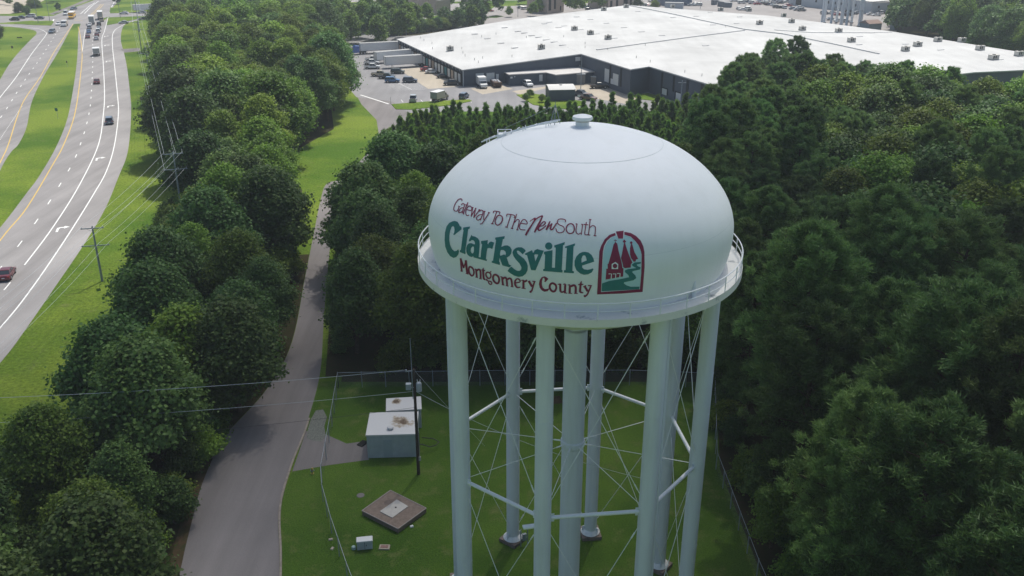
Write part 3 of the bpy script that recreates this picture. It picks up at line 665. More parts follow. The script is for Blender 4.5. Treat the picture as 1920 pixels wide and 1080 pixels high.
def build_tower(loc, rz, label, detail=True):
    T = empty('water_tower', loc, rz, label, 'water tower')
    b = MB(); b.lathe(PROFS, 128); tank = b.build('tank', M_tank, T, smooth='all')
    b = MB(); rr, zz = 5.21, 37.965
    b.lathe([(rr - .014, zz), (rr + .014, zz - .004), (rr + .014, zz - .02)], 96, close=True); b.build('weld_seam', M_seam, tank)
    b = MB(); b.lathe([(9.88, 33.72), (9.906, 33.70), (9.90, 33.66), (9.85, 33.69)], 128, close=True); b.build('weld_seam', M_seam2, tank)
    b = MB()   # catwalk: floor plate, channel rim, brackets
    b.lathe([(9.60, 30.25), (10.80, 30.25), (10.86, 30.30), (10.86, 29.82), (10.74, 29.82), (10.74, 30.12), (9.60, 30.16)], 128, close=True)
    for k in range(32):
        a = PH + k * math.pi / 16; c, s_ = math.cos(a), math.sin(a)
        b.tube((8.9 * c, 8.9 * s_, 29.55), (10.7 * c, 10.7 * s_, 30.05), .05, n=5)
    b.build('catwalk', M_deck, T, smooth=True)
    b = MB()
    for r, z, t in ((10.78, 31.26, .042), (10.78, 30.78, .028)):
        b.lathe([(r + t * math.cos(q), z + t * math.sin(q)) for q in [i * math.pi / 3 for i in range(6)]], 128, close=True)
    for k in range(36):
        a = PH + .05 + k * math.pi / 18; c, s_ = 10.80 * math.cos(a), 10.80 * math.sin(a); b.tube((c, s_, 29.95), (c, s_, 31.27), .034, n=5)
    b.build('railing', M_rail, T)
    b = MB(); b.tube((0, 0, -.1), (0, 0, 26.8), .82, n=40, cap=False); b.lathe([(1.0, 25.2), (.82, 24.8), (.82, 24.6)], 40); b.lathe([(.82, 15.6), (.9, 15.5), (.9, 15.1), (.82, 15.0)], 40)
    b.build('riser_pipe', M_leg, T, smooth=True)
    for k in range(8):
        x, y = leg_xy(k); a = PH + k * math.pi / 4
        b = MB(); b.tube((x, y, .35), (x, y, 30.15), .56, n=32, cap=False)
        for z in (8.0, 22.5): b.lathe([(.562, z - .03), (.575, z), (.562, z + .03)], 28, c=(x, y))
        for s_ in (-1, 1):                         # gusset lugs where rods and struts meet the leg
            for z in (ZS, 29.2, .7):
                an = a + math.pi / 2 * s_ * 1.0 + s_ * math.pi / 8
                b.box((x + .6 * math.cos(an), y + .6 * math.sin(an), z), (.34, .05, .6), an)
        lg = b.build('leg', M_leg, T, smooth=True)
        b = MB(); b.box((x, y, .12), (1.75, 1.75, .42), a + math.pi / 8); b.build('footing', M_foot, lg)
        b = MB(); b.lathe([(.56, .75), (.85, .42), (.85, .375), (.5, .375)], 24, c=(x, y))
        for q in range(8): t = q * math.pi / 4; b.tube((x + .74 * math.cos(t), y + .74 * math.sin(t), .37), (x + .74 * math.cos(t), y + .74 * math.sin(t), .6), .04, n=5)
        b.build('base_flange', M_rail, lg)
    for k in range(8):
        p, q = Vector((*leg_xy(k), ZS)), Vector((*leg_xy(k + 1), ZS)); d = (q - p).normalized()
        b = MB(); b.tube(p + d * .55, q - d * .55, .135, n=12); b.build('strut', M_rail, T, smooth=True)
        for z0, z1 in ((.75, ZS - .25), (ZS + .25, 29.4)):
            for a_, c_ in ((z0, z1), (z1, z0)):
                u, v = Vector((p.x, p.y, a_)), Vector((q.x, q.y, c_)); dd = (v - u).normalized()
                b = MB(); b.tube(u + dd * .6, v - dd * .6, .026, n=5); m_ = u.lerp(v, .88); b.tube(m_ - dd * .25, m_ + dd * .25, .05, n=6)
                b.build('brace_rod', M_rail, T)
        b = MB(); u = Vector((0, 0, ZS + .25)); v = Vector((p.x, p.y, ZS)); dd = (v - u).normalized(); b.tube(u + dd * .8, v - dd * .55, .026, n=5); b.tube(u + dd * .9, u + dd * 1.4, .055, n=6)
        b.build('brace_rod', M_rail, T)
    # overflow pipe beside the front right leg, standing off on clips
    x, y = leg_xy(2); a = PH + 2 * math.pi / 4 + math.pi / 2
    ox, oy = x + .78 * math.cos(a), y + .78 * math.sin(a)
    b = MB(); b.path([(ox, oy, .3), (ox, oy, 29.4), (ox * 1.05, oy * 1.05, 30.2)], .13, 10)
    for z in range(3, 30, 4): b.box(((x + ox) / 2, (y + oy) / 2, z), (.5, .08, .08), a)
    b.build('overflow_pipe', M_leg, T, smooth=True)
    # roof vent, roof ladder with hoops, whip tripod
    b = MB(); b.lathe([(.001, 39.72), (.35, 39.70), (.62, 39.62), (.66, 39.50), (.64, 39.42), (.46, 39.40), (.44, 39.34), (.44, 38.85)], 28); b.build('roof_vent', M_rail, T, smooth=True)
    b = MB(); b.lathe([(.45, 39.30), (.47, 39.28), (.47, 39.36), (.45, 39.38)], 24, close=True)
    b.build('vent_screen', M_flash, T)
    return T, tank

T1, tank1 = build_tower((AX, AY, 0), 0, 'white elevated water tank on eight tubular legs with a town name painted on its bowl')
tower_lettering(T1)
def roof_pt(px, py): # on the tank roof silhouette side
    return on_tank(px, py, 0)
def top_at(r, ang, dz=0):
    z = None
    for (r0, z0), (r1, z1) in zip(PROFS, PROFS[1:]):
        if (r0 - r) * (r1 - r) <= 0 and z0 > 32.6: z = z0 + (z1 - z0) * (r - r0) / (r1 - r0 + 1e-9); break
    return Vector((r * math.cos(ang), r * math.sin(ang), z + dz))
b = MB(); la = R(158)            # roof ladder runs from the crown to the left rear shoulder
for s_ in (-.22, .22):
    b.path([top_at(r, la + s_ / max(r, 1.2), .22 + .1 * math.sin(r)) for r in (1.6, 2.6, 3.6, 4.6, 5.6, 6.4, 7.0)], .045, 6)
for r in (2.0, 3.2, 4.4, 5.4, 6.2): b.tube(top_at(r, la + .22 / r, .25), top_at(r, la - .22 / r, .25), .03, n=5)
for r in (2.4, 4.0, 5.4, 6.6):
    for s_ in (-.22, .22): b.tube(top_at(r, la + s_ / r, 0), top_at(r, la + s_ / r, .3), .03, n=5)
b.build('roof_ladder', M_rail, T1)
b = MB()
q0 = top_at(5.4, la, -.1)
for dx, dy in ((-.45, -.45), (.45, -.45), (.45, .45), (-.45, .45)): b.tube(q0 + Vector((dx, dy, -.3)), q0 + Vector((dx, dy, .42)), .028, n=5)
for z in (.42,):
    cs = [q0 + Vector((dx, dy, z)) for dx, dy in ((-.45, -.45), (.45, -.45), (.45, .45), (-.45, .45))]
    for i in range(4): b.tube(cs[i], cs[(i + 1) % 4], .03, n=5)
b.box(tuple(q0 + Vector((-.1, 0, .1))), (.6, .6, .3)); b.build('hatch_guard', M_rail, T1)
b = MB(); q = top_at(2.2, R(140), 0)
for i in range(3):
    a = i * 2.094 + .4; b.tube(q + Vector((.38 * math.cos(a), .38 * math.sin(a), -.05)), q + Vector((.03 * math.cos(a), .03 * math.sin(a), 1.25)), .028, n=5)
b.tube(q + Vector((0, 0, 1.2)), q + Vector((0, 0, 1.5)), .02, n=5); b.tube(q + Vector((-.2, 0, .3)), q + Vector((.2, 0, .3)), .02, n=4)
b.tube(q + Vector((0, 0, 1.25)), q0 + Vector((0, 0, .6)), .012, n=4)
b.build('beacon_tripod', M_steel, T1)
# fittings on the catwalk
b = MB(); a = PH + 2.25 * math.pi / 4
b.tube((9.95 * math.cos(a), 9.95 * math.sin(a), 30.2), (9.8 * math.cos(a), 9.8 * math.sin(a), 31.5), .14, n=12); b.build('overflow_box', M_leg, T1, smooth=True)
bz = leg_xy(6)
b = MB(); b.box((bz[0] + 1.0, bz[1] - .7, .9), (.35, .2, .7), .4); b.tube((bz[0] + 1.3, bz[1] - .4, 0), (bz[0] + 1.3, bz[1] - .4, 1.6), .05, n=6); b.tube((bz[0] + .7, bz[1] - .9, 0), (bz[0] + .7, bz[1] - .9, 1.9), .05, n=6); b.tube((bz[0] + 1.3, bz[1] - .4, .7), (bz[0] + .7, bz[1] - .9, .7), .05, n=6)
b.build('valve_panel', M_steel, T1)
l7 = leg_xy(1); b = MB(); b.box((l7[0] - .85, l7[1] + .1, 14.3), (.9, .35, .12), .2); b.tube((l7[0] - .5, l7[1], 14.25), (l7[0], l7[1], 14.0), .04, n=5); b.build('flood_light', M_rail, T1)

# second tower far behind the warehouse: same kind of thing, own root, copied parts
def copy_tree(o, parent=None, skip=()):
    c = o.copy(); COL.objects.link(c); c.parent = parent
    for ch in o.children:
        if ch.name.split('.')[0] not in skip: copy_tree(ch, c, skip)
    return c
t2 = copy_tree(T1, None, ('lettering', 'emblem', 'beacon_tripod', 'valve_panel', 'flood_light', 'overflow_box'))
t2.location = G(1577, 46); t2.rotation_euler = (0, 0, .2); t2['label'] = 'distant water tower behind the warehouse with only its pale legs in frame'
for c in list(t2.children):
    if 'label' in c: del c['label']

# ------------------------------------------------------------------ yard things
def chain_mat():
    m, N, L, b, tc = base('chain_link', .5, .4); b.inputs['Base Color'].default_value = (.36, .38, .40, 1); b.inputs['Metallic'].default_value = .3
    t = N.new('ShaderNodeBsdfTransparent'); mx = N.new('ShaderNodeMixShader'); mp = N.new('ShaderNodeMapping'); mp.inputs['Rotation'].default_value = (0, 0, 0)
    n = noise(N, L, tc, 2.5, 2); mr = N.new('ShaderNodeMapRange'); mr.inputs[3].default_value = .06; mr.inputs[4].default_value = .2
    L.new(n.outputs['Fac'], mr.inputs[0]); L.new(mr.outputs[0], mx.inputs[0]); L.new(t.outputs[0], mx.inputs[1]); L.new(b.outputs[0], mx.inputs[2]); L.new(mx.outputs[0], N['Material Output'].inputs[0]); return m
M_chain = chain_mat(); M_galv = mat('galvanised_pipe', (.36, .40, .45), .4, .5, metal=.3)
def fence(pts, h, label, step=3.0):
    P0 = pts[0]; root = empty('chain_link_fence', P0, 0, label, 'fence'); pts = [Vector(p) - P0 for p in pts]
    tot = []
    for a, c in zip(pts, pts[1:]):
        n = max(1, round((c - a).length / step)); tot += [a.lerp(c, i / n) for i in range(n)]
    tot.append(pts[-1])
    for p in tot:
        b = MB(); b.tube(p, p + Vector((0, 0, h + .06)), .04, n=6); b.lathe([(.045, h + .06), (.001, h + .12)], 6, c=(p.x, p.y)); b.build('post', M_galv, root)
    b = MB()
    for a, c in zip(pts, pts[1:]): b.tube(a + Vector((0, 0, h)), c + Vector((0, 0, h)), .024, n=6)
    b.build('top_rail', M_galv, root)
    b = MB()
    for a, c in zip(pts, pts[1:]):
        d = (c - a).normalized(); n = Vector((-d.y, d.x, 0)) * .012
        b.add([a + n + Vector((0, 0, .05)), c + n + Vector((0, 0, .05)), c + n + Vector((0, 0, h)), a + n + Vector((0, 0, h))], [(0, 1, 2, 3)])
    b.build('mesh_panel', M_chain, root)
YF = gp([(635, 727), (623, 800), (612, 862), (604, 905), (606, 940), (622, 1000), (652, 1090), (690, 1190)])
fence(YF, 2.0, 'chain link fence between the service road and the tank lawn')
fence(gp([(635, 727), (900, 723), (1180, 722), (1338, 728)]), 2.0, 'chain link fence along the back of the lawn under the dark trees')
fence(gp([(1338, 728), (1342, 880), (1418, 1085), (1450, 1160)]), 2.0, 'chain link fence on the right side of the lawn by the pines')

def shed(p_front, w, d, h, rz, label, stain):
    root = empty('equipment_shed', p_front, rz, label, 'shed')
    b = MB(); b.box((w / 2, d / 2, h / 2), (w, d, h))
    for i in range(1, int(w / 1.0)): b.box((i * w / int(w / 1.0), -.01, h / 2), (.035, .02, h - .1))
    b.build('wall', M_shed, root)
    m, N, L, bs, tc = base('stained_roof_' + str(stain), .8, .2)
    n1 = noise(N, L, tc, 1.3, 7, .7)
    gr = N.new('ShaderNodeVectorMath'); gr.operation = 'DISTANCE'; gr.inputs[1].default_value = (w * stain[0], d * stain[1], 0); L.new(tc.outputs['Object'], gr.inputs[0])
    mr = N.new('ShaderNodeMapRange'); mr.inputs[1].default_value = .2; mr.inputs[2].default_value = stain[2]; mr.inputs[3].default_value = .22; mr.inputs[4].default_value = -.25; L.new(gr.outputs['Value'], mr.inputs[0])
    ad = N.new('ShaderNodeMath'); L.new(n1.outputs['Fac'], ad.inputs[0]); L.new(mr.outputs[0], ad.inputs[1])
    c = ramp(N, L, ad.outputs[0], [(.42, (.60, .60, .59)), (.55, (.40, .34, .26)), (.68, (.14, .10, .07))]); L.new(c.outputs[0], bs.inputs['Base Color'])
    b = MB(); b.box((w / 2, d / 2, .05), (w + .14, d + .14, .14)); ro = b.build('roof', m, root); ro.location = (0, 0, h)
    return root, ro
def along(p, q): return math.atan2(q.y - p.y, q.x - p.x)
a0, a1 = G(690, 859), G(782, 856.5)
s1, r1 = shed(a0, (a1 - a0).length, 4.3, 2.65, along(a0, a1), 'pale teal equipment shed with a rust stained white roof beside the utility pole', (.68, .55, 1.9))
b = MB(); b.lathe([(.001, .42), (.3, .38), (.36, .28), (.26, .26), (.26, .1)], 20, c=((a1 - a0).length * .47, 1.0)); b.build('roof_vent', M_flash, r1)
b = MB(); b.box(((a1 - a0).length * .42, -.03, 1.05), (.9, .05, 2.0)); b.build('door', mat('shed_door', (.35, .40, .42), .7), s1)
w1 = (a1 - a0).length
b = MB(); b.path([(w1 + .05, 1.0, .9), (w1 + .6, 1.0, .8), (w1 + 1.3, 1.0, .5), (w1 + 1.9, 1.3, .5), (w1 + 2.2, 2.0, .45), (w1 + 1.6, 2.5, .55), (w1 + .4, 2.7, .6)], .05, 6); b.build('black_hose', M_wired, s1)
c0, c1 = G(727, 806), G(791, 802)
s2, r2 = shed(c0, (c1 - c0).length, 2.6, 2.25, along(c0, c1), 'smaller white equipment shed with a brown burn mark behind the teal one', (.28, .7, .9))
b = MB(); b.path([(w1 + 0.2, 1.0, .02), (w1 + .2, 1.0, 2.2)], .05, 6); b.build('conduit', M_wired, s1)
# mat leaning on the shed corner
o = MB().prism([Vector((p.x, p.y)) for p in gp([(669, 835), (680, 826), (691, 829), (679, 839)])], .03, .10).build('rubber_mat', M_rubber); tag(o, 'black rubber mat lying by the corner of the teal shed', 'mat')
# buried vault slab
def P2(pts, z): return [Vector((p.x, p.y)) for p in gp(pts, z)]
vb = [(678.6, 957), (732, 919), (799, 952.4), (746, 991)]
root = empty('vault_slab', G(740, 957), 0, 'square brown concrete vault slab with a pale hatch on the lawn', 'vault slab'); O_ = G(740, 957)
b = MB(); b.prism([p - O_.xy for p in P2(vb, .5)], -.1, .46); b.build('slab', mat('aggregate_concrete', (.21, .165, .135), .9, .1, var=.18, scale=3, bump=.3), root)
b = MB(); cs = [p - O_.xy for p in P2(vb, .5)]
for i in range(4): p, q = cs[i], cs[(i + 1) % 4]; b.tube((p.x, p.y, .47), (q.x, q.y, .47), .055, n=6)
b.build('rim', mat('worn_edge', (.35, .30, .27), .9, .1), root)
b = MB(); b.prism([p - O_.xy for p in P2([(712, 959), (744, 937), (765.5, 949.5), (735.5, 971)], .5)], .46, .53); h_ = b.build('hatch', mat('hatch_plate', (.46, .44, .40), .7, .3, var=.08, scale=2), root)
b = MB(); q = G(742, 951.5, .53) - O_; b.tube((q.x, q.y, .5), (q.x, q.y, .56), .09, n=10); b.build('handle', M_dark, h_)
# cabinet, lids and small yard fittings
q0, q1 = G(670, 1032), G(699, 1029); root = empty('utility_cabinet', q0, along(q0, q1), 'pale green metal utility cabinet standing on the lawn below the vault', 'cabinet')
w_ = (q1 - q0).length; b = MB(); b.box((w_ / 2, .3, .42), (w_, .6, .84)); b.build('body', M_shed, root); b = MB(); b.box((w_ / 2, .3, .88), (w_ + .1, .72, .09), top=.94); b.build('lid', M_walltrim, root)
b = MB(); b.box((w_ / 2, -.012, .42), (.03, .02, .74)); b.box((w_ * .6, -.02, .45), (.05, .04, .16)); b.build('door_seam', M_dark, root)
root = empty('meter_lid', G(721, 1027), -.03, 'tan rectangular meter box lid with a reddish cover beside the cabinet', 'meter lid')
MB().box((0, 0, .06), (.95, .62, .12), top=.96).build('frame', mat('tan_plastic', (.38, .33, .26), .8, .2, var=.1), root); MB().box((0, 0, .13), (.66, .34, .04)).build('cover', mat('red_cover', (.24, .14, .12), .7, .2, var=.3, scale=6), root)
b = MB(); b.tube((0, 0, 0), (0, 0, .22), .2, .17, n=14); b.lathe([(.2, .2), (.16, .27), (.001, .3)], 14); o = b.build('vent_cap', mat('cap_green', (.33, .45, .42), .6), None, smooth=True); o.location = G(663.5, 1029); tag(o, 'small round green cap to the left of the utility cabinet', 'cap')
b = MB(); b.lathe([(.001, .05), (.32, .05), (.38, .02), (.38, 0)], 18); o = b.build('manhole_cover', M_concd, None); o.location = G(676, 929); tag(o, 'round pale manhole cover in the grass above the vault', 'manhole cover')
b = MB(); b.box((0, 0, .06), (.34, .26, .14), .5, top=.8); o = b.build('valve_box', M_walltrim, None); o.location = G(772, 988); tag(o, 'tiny white valve box right of the vault slab', 'valve box')
root = empty('fire_hydrant', G(586, 888), 0, 'short yellow hydrant in the grass outside the fence by the drive', 'hydrant')
b = MB(); b.lathe([(.16, 0), (.16, .06), (.1, .08), (.1, .5), (.13, .52), (.12, .6), (.04, .7), (.001, .72)], 14); b.build('barrel', mat('hydrant_yellow', (.45, .33, .08), .5, .4, var=.2), root, smooth=True)
b = MB(); b.tube((-.2, 0, .38), (.2, 0, .38), .06, n=10); b.tube((0, -.2, .36), (0, 0, .36), .075, n=10); b.build('nozzles', M_steel, root)
for k, (x, y) in enumerate(((620, 1012), (623, 1029))):
    b = MB(); b.box((0, 0, .05), (.4, .25, .1), .3 + k, top=.8); o = b.build('paving_stone', M_conc, None); o.location = G(x, y); tag(o, ('upper' if k == 0 else 'lower') + ' of two pale stones lying outside the fence', 'stone')

# utility pole in the yard
pb = G(785, 889); ph = height_at(pb, 692); pt = height_at(pb, 634)
pole_root = empty('utility_pole', pb, 0, 'dark wooden utility pole with a grey transformer beside the sheds', 'utility pole')
b = MB(); b.tube((0, 0, -.1), (0, 0, ph), .17, .12, n=12); b.build('pole', M_wood, pole_root, smooth=True)
b = MB(); b.tube((-.18, -.05, ph - 3.2), (-.2, -.05, pt), .045, .03, n=6); b.build('mast', M_galv, pole_root)
tz = ph - 1.9
b = MB(); b.lathe([(.001, tz + .5), (.2, tz + .48), (.27, tz + .38), (.27, tz - .42), (.001, tz - .44)], 18, c=(.42, -.05)); t_ = b.build('transformer', mat('transformer_grey', (.36, .39, .42), .4, .4), pole_root, smooth=True)
b = MB()
for dx in (-.1, .1): b.tube((.42 + dx, -.05, tz + .4), (.42 + dx * 1.4, -.05, tz + .8), .045, .03, n=6)
b.build('bushing', M_walltrim, t_)
b = MB(); b.box((-.55, -.1, tz + .1), (.5, .4, .6)); b.box((-.3, -.1, tz), (.5, .06, .06)); b.build('control_box', mat('box_grey', (.34, .38, .40), .5, .3), pole_root)
b = MB(); b.tube((-.7, 0, ph - .25), (.15, 0, ph - .1), .04, n=5); b.tube((-.72, 0, ph - .3), (-.72, 0, ph - .05), .06, n=6); b.build('cross_arm', M_galv, pole_root)
b = MB(); b.box((.2, -.12, 1.9), (.2, .2, .42)); b.tube((.2, -.1, 2.1), (.16, 0, 5), .03, n=5); b.build('meter_box', M_hvac, pole_root)

def wire(a, c, sag, name='power_line', label=None, r=.014, m=None, group=None, n=14):
    a = Vector(a); c = Vector(c); pts = [a.lerp(c, i / n) + Vector((0, 0, -4 * sag * (i / n) * (1 - i / n))) for i in range(n + 1)]
    o = MB().path(pts, r, 4).build(name, m or M_wire, None); tag(o, label, 'power line', group); return o
LWL = 'bare wire running left from the yard pole over the service road'
GW = 'wires leaving the yard pole'
def far_left(px, py, z): return G(px, py, z)
wire(pb + Vector((-.7, 0, ph - .1)), G(-60, 748, ph), .35, label='topmost bare wire running left from the yard pole across the frame', r=.02, group=GW)
wire(pb + Vector((-.1, 0, tz - .5)), G(-60, 795, tz - .5), .35, label='second bare wire running left from below the transformer', r=.018, group=GW)
wire(pb + Vector((0, -.1, tz - 2.2)), G(-60, 838, tz - 2.6), .5, label='dark cable running left, lowest on the yard pole', r=.016, m=M_wired, group=GW)
wire(pb + Vector((.1, 0, tz - .5)), Vector((AX + leg_xy(4)[0], AY + leg_xy(4)[1], 8.5)), 1.1, label='twisted service cable from the yard pole to the tank legs', r=.02, group=GW)
wire(pb + Vector((.1, 0, ph - .2)), pb + Vector((6.5, 3.5, 1.0)), .1, 'guy_wire', 'thin guy wire sloping down right from the yard pole', .012, None, GW)

# steel poles on the highway verge and their wires
def line_pole(bpx, h, label, arms=((-.4, 2.6), (-2.6, 3.0)), az=R(20)):
    root = empty('power_pole', bpx, az, label, 'power pole', 'poles of the line beside the highway')
    b = MB(); b.tube((0, 0, -.1), (0, 0, h), .19, .11, n=10); b.build('pole', M_steel, root, smooth=True); pts = []
    for dz, w in arms:
        b = MB(); b.box((0, -.12, h + dz), (w, .1, .13)); b.tube((-w * .3, -.1, h + dz), (0, -.05, h + dz - .5), .025, n=4); b.tube((w * .3, -.1, h + dz), (0, -.05, h + dz - .5), .025, n=4); arm = b.build('cross_arm', M_steel, root)
        b = MB()
        for x in (-w * .46, w * .12, w * .46): b.tube((x, -.12, h + dz + .06), (x, -.12, h + dz + .3), .05, .03, n=6)
        b.build('insulator', M_walltrim, arm)
        ca, sa = math.cos(az), math.sin(az)
        for x in (-w * .46, w * .12, w * .46): pts.append(Vector((bpx.x + x * ca, bpx.y + x * sa, h + dz + .3)))
    return pts
p1b = G(192, 527); h1 = height_at(p1b, 424)
AR = ((-.3, 3.2), (-3.0, 3.9))
pts1 = line_pole(p1b, h1, 'blue grey pole with two cross arms on the grass verge by the highway', AR, R(12))
dirn = Vector((-.385, .923, 0))
hts = []
px_tops = [(322, 285), (285, 158), (268, 98), (253, 40), (250, -8)]
prev = pts1; PL = [pts1]
labs = ['power pole rising from the verge at the edge of the middle trees', 'twin armed power pole behind the trees, second up the line', 'tall power pole halfway up the far verge', 'power pole near the driveway on the far verge', 'farthest power pole of the line by the junction']
bases = [G(345, 425), G(309, 282), G(286, 178), G(266, 98), G(262, 60)]
for bs, tp, lb in zip(bases, px_tops, labs):
    hh = height_at(bs, tp[1]); pts = line_pole(bs, hh, lb, AR, R(18))
    PL.append(pts)
PL.insert(0, [G(-30, y, p.z) for y, p in zip((583, 600, 612, 640, 672, 690), pts1)])
for s_ in range(len(PL) - 1):
    for i, (a, c) in enumerate(zip(PL[s_], PL[s_ + 1])):
        o = wire(a, c, .5, r=.018 if s_ < 2 else .02, label='bare conductor strung between the poles along the highway verge', group='conductors of the highway line', n=10)

# signs on the verges
def road_sign(px, py, h, w, hh, m, label, az=0, cat='road sign', two=False):
    root = empty('road_sign', G(px, py), az, label, cat); 
    for x in ((-w * .4, w * .4) if two else (0,)): MB().tube((x, 0, 0), (x, 0, h), .04, n=6).build('post', M_galv, root)
    MB().box((0, -.05, h - hh / 2), (w, .03, hh)).build('panel', m, root)
M_gsign = mat('sign_green', (.02, .16, .13), .5); M_brown = mat('sign_back', (.13, .11, .09), .7)
road_sign(109, 223, 2.9, 1.0, .8, M_gsign, 'small green sign on one post in the grass median', -.4)
road_sign(270, 199, 2.6, 1.7, .9, M_brown, 'brown backed two post sign on the verge below the power line', -.3, two=True)
road_sign(127, 126, 2.2, .5, .7, M_brown, 'narrow dark marker post sign at the upper part of the median', -.4)
road_sign(24, 95, 1.8, .7, .9, M_brown, 'small dark sign in the grass left of the highway', .3)
road_sign(37, 72.5, .7, 2.2, .4, M_dark, 'low dark panel in the grass left of the highway', 0, two=True)
def post_pole(px, py, ytop, label, arm=True, name='signal_pole', w=.13):
    bs = G(px, py); h = height_at(bs, ytop); root = empty(name, bs, 0, label, 'pole'); MB().tube((0, 0, 0), (0, 0, h), w, w * .6, n=8).build('pole', M_steel, root)
    if arm: MB().box((0, 0, h - .6), (2.2, .14, .14)).build('cross_arm', M_steel, root)
post_pole(72, 43, -15, 'tall utility pole on the grass island left of the junction')
post_pole(94, 41, -12, 'utility pole near the tip of the island left of the junction')
post_pole(226, 34, -12, 'utility pole on the small island right of the junction')
post_pole(1276, 200, 151, 'pale steel floodlight pole in front of the warehouse wing', name='lamp_pole', w=.25)
post_pole(1089, 168, 104, 'dark utility pole at the corner of the warehouse annex', arm=False, name='utility_pole')
post_pole(733, 195, 182, 'thin marker pole on the corner of the car park verge', arm=False, name='marker_pole', w=.07)
post_pole(762, 66, 34, 'twin headed lamp pole among the trees behind the car park', name='lamp_pole')
post_pole(971, 32, -10, 'slim lamp pole beside the far car park lawn', arm=False, name='lamp_pole', w=.12)
post_pole(1313, 17, -10, 'slim pole in front of the row of parked cars behind the roof', arm=False, name='lamp_pole', w=.12)
post_pole(1398, 14, -10, 'dark lamp pole among the parked cars behind the roof', arm=False, name='lamp_pole', w=.16)
post_pole(1612, 52, 18, 'dark pole with a short arm by the small shed at the far tower', name='lamp_pole', w=.14)

# ------------------------------------------------------------------ warehouse
WN = Vector((-17.73, 328.95, 0)); WU = Vector((-.377, .926, 0)).normalized(); WW = Vector((.926, .377, 0)).normalized()
def W(s, t, z=0): return WN + WW * s + WU * t + Vector((0, 0, z))
def G60(px, py, z=0.0): return G(px, py, z * KS) / KS        # the warehouse is laid out in 60-unit survey scale, converted to metres below
WH = empty('warehouse', W(0, 0), 0, 'huge low warehouse with a white flat roof and blue grey walls', 'warehouse'); O0 = W(0, 0)
def wl(s, t, z=0): return W(s, t, z) - O0
flat = [(47, 0), (47, -38), (56, -35), (56, -95), (150, -86), (170, -89), (203, -62), (203, 6), (191, 80), (151, 153), (65, 112)]
def inset_poly(P, d):
    out = []; n = len(P); area = sum(P[i][0] * P[(i + 1) % n][1] - P[(i + 1) % n][0] * P[i][1] for i in range(n)); sg = 1 if area > 0 else -1
    for i in range(n):
        a, b_, c = Vector(P[i - 1]), Vector(P[i]), Vector(P[(i + 1) % n]); d1 = (b_ - a).normalized(); d2 = (c - b_).normalized()
        n1 = Vector((-d1.y, d1.x)) * sg; n2 = Vector((-d2.y, d2.x)) * sg; m = (n1 + n2); m = m / max(.3, m.length_squared) * 2; out.append(b_ + m * d)
    return out
b = MB()
fi = inset_poly([Vector(p) for p in flat], .45)
b.prism([wl(p.x, p.y).xy for p in fi], 0, 8.62)
A4 = [(.45, .45, 5.62), (47.4, .45, 8.6), (64.5, 111, 8.6), (.45, 87, 5.62)]
vs = [wl(s, t, 0) for s, t, z in A4] + [wl(s, t, z) for s, t, z in A4]
b.add(vs, [(0, 1, 5, 4), (2, 3, 7, 6), (3, 0, 4, 7), (4, 5, 6, 7), (1, 2, 6, 5)])
wall = b.build('wall', M_wallblue, WH)
b = MB()
b.prism([wl(p[0], p[1]).xy for p in flat], 8.65, 9.02)
A4 = [(0, 0, 6), (47.0, 0, 9), (65, 112, 9), (0, 88, 6)]
vs = [wl(s, t, z - .35) for s, t, z in A4] + [wl(s, t, z) for s, t, z in A4]
b.add(vs, [(3, 2, 1, 0), (4, 5, 6, 7), (0, 1, 5, 4), (2, 3, 7, 6), (3, 0, 4, 7)])
roof = b.build('roof', M_roof, WH)
def wline(pts, hgt=.35, wd=.7, m=M_flash, name='parapet', par=None):
    b = MB(); P = [G60(x, y, 9.1) - O0 for x, y in pts]
    for a, c in zip(P, P[1:]):
        d = (c - a); L_ = d.length; mid = (a + c) / 2; b.box((mid.x, mid.y, 9.02 + hgt / 2), (L_, wd, hgt), math.atan2(d.y, d.x))
    return b.build(name, m, par or roof)
wline([(1119, 93.5), (1200, 82.5), (1300, 69), (1396, 57)]); wline([(1180, 10.5), (1250, 24), (1395, 55), (1470, 64), (1560, 82), (1648, 101)], .4)
wline([(1452, 56), (1520, 61), (1640, 61.5)], .25); wline([(1640, 61), (1672, 60)], .2)
# eave trims & wall pilasters
b = MB()
for t in range(0, 88, 4):
    p = wl(.40, t + .45); b.box((p.x, p.y, 2.8), (.1, .25, 5.5), math.atan2(WU.y, WU.x))
b.build('downpipe', M_walltrim, wall)
for i in range(21):
    t = 3.2 + i * 3.95; a = math.atan2(WU.y, WU.x); p = wl(-.16, t)
    ms = [M_door, M_door, mat('tan_door', (.42, .33, .26), .7), M_door, mat('teal_door', (.05, .22, .24), .6), M_door][i * 7 % 6]
    MB().box((p.x, p.y, 2.7), (2.5, .12, 2.9), a).build('dock_door', ms, wall)
b = MB()
for i in range(21):
    t = 3.2 + i * 3.95; a = math.atan2(WU.y, WU.x); p = wl(.2, t)
    for s_ in (-1, 1): q = wl(.1, t + s_ * 1.5); b.box((q.x, q.y, 2.7), (.4, .55, 3.3), a)
    q = wl(.1, t); b.box((q.x, q.y, 4.4), (3.4, .6, .4), a); b.box((q.x, q.y, .6), (2.6, .5, 1.1), a)
b.build('dock_seals', M_dark, wall)
def on_wall(px, py, s0, t0, s1, t1, off=.06):
    """hit of a view ray on the vertical wall through two plan points (s,t)"""
    a, c = W(s0, t0), W(s1, t1); d = (c - a).normalized(); n = Vector((d.y, -d.x, 0)); o_ = Vector((0, 0, 60.0)); r = ray(px, py)
    k = (a - o_).dot(n) / r.dot(n); p = o_ + r * k
    if n.dot(o_ - a) < 0: n = -n
    return p + n * off, math.atan2(d.y, d.x)
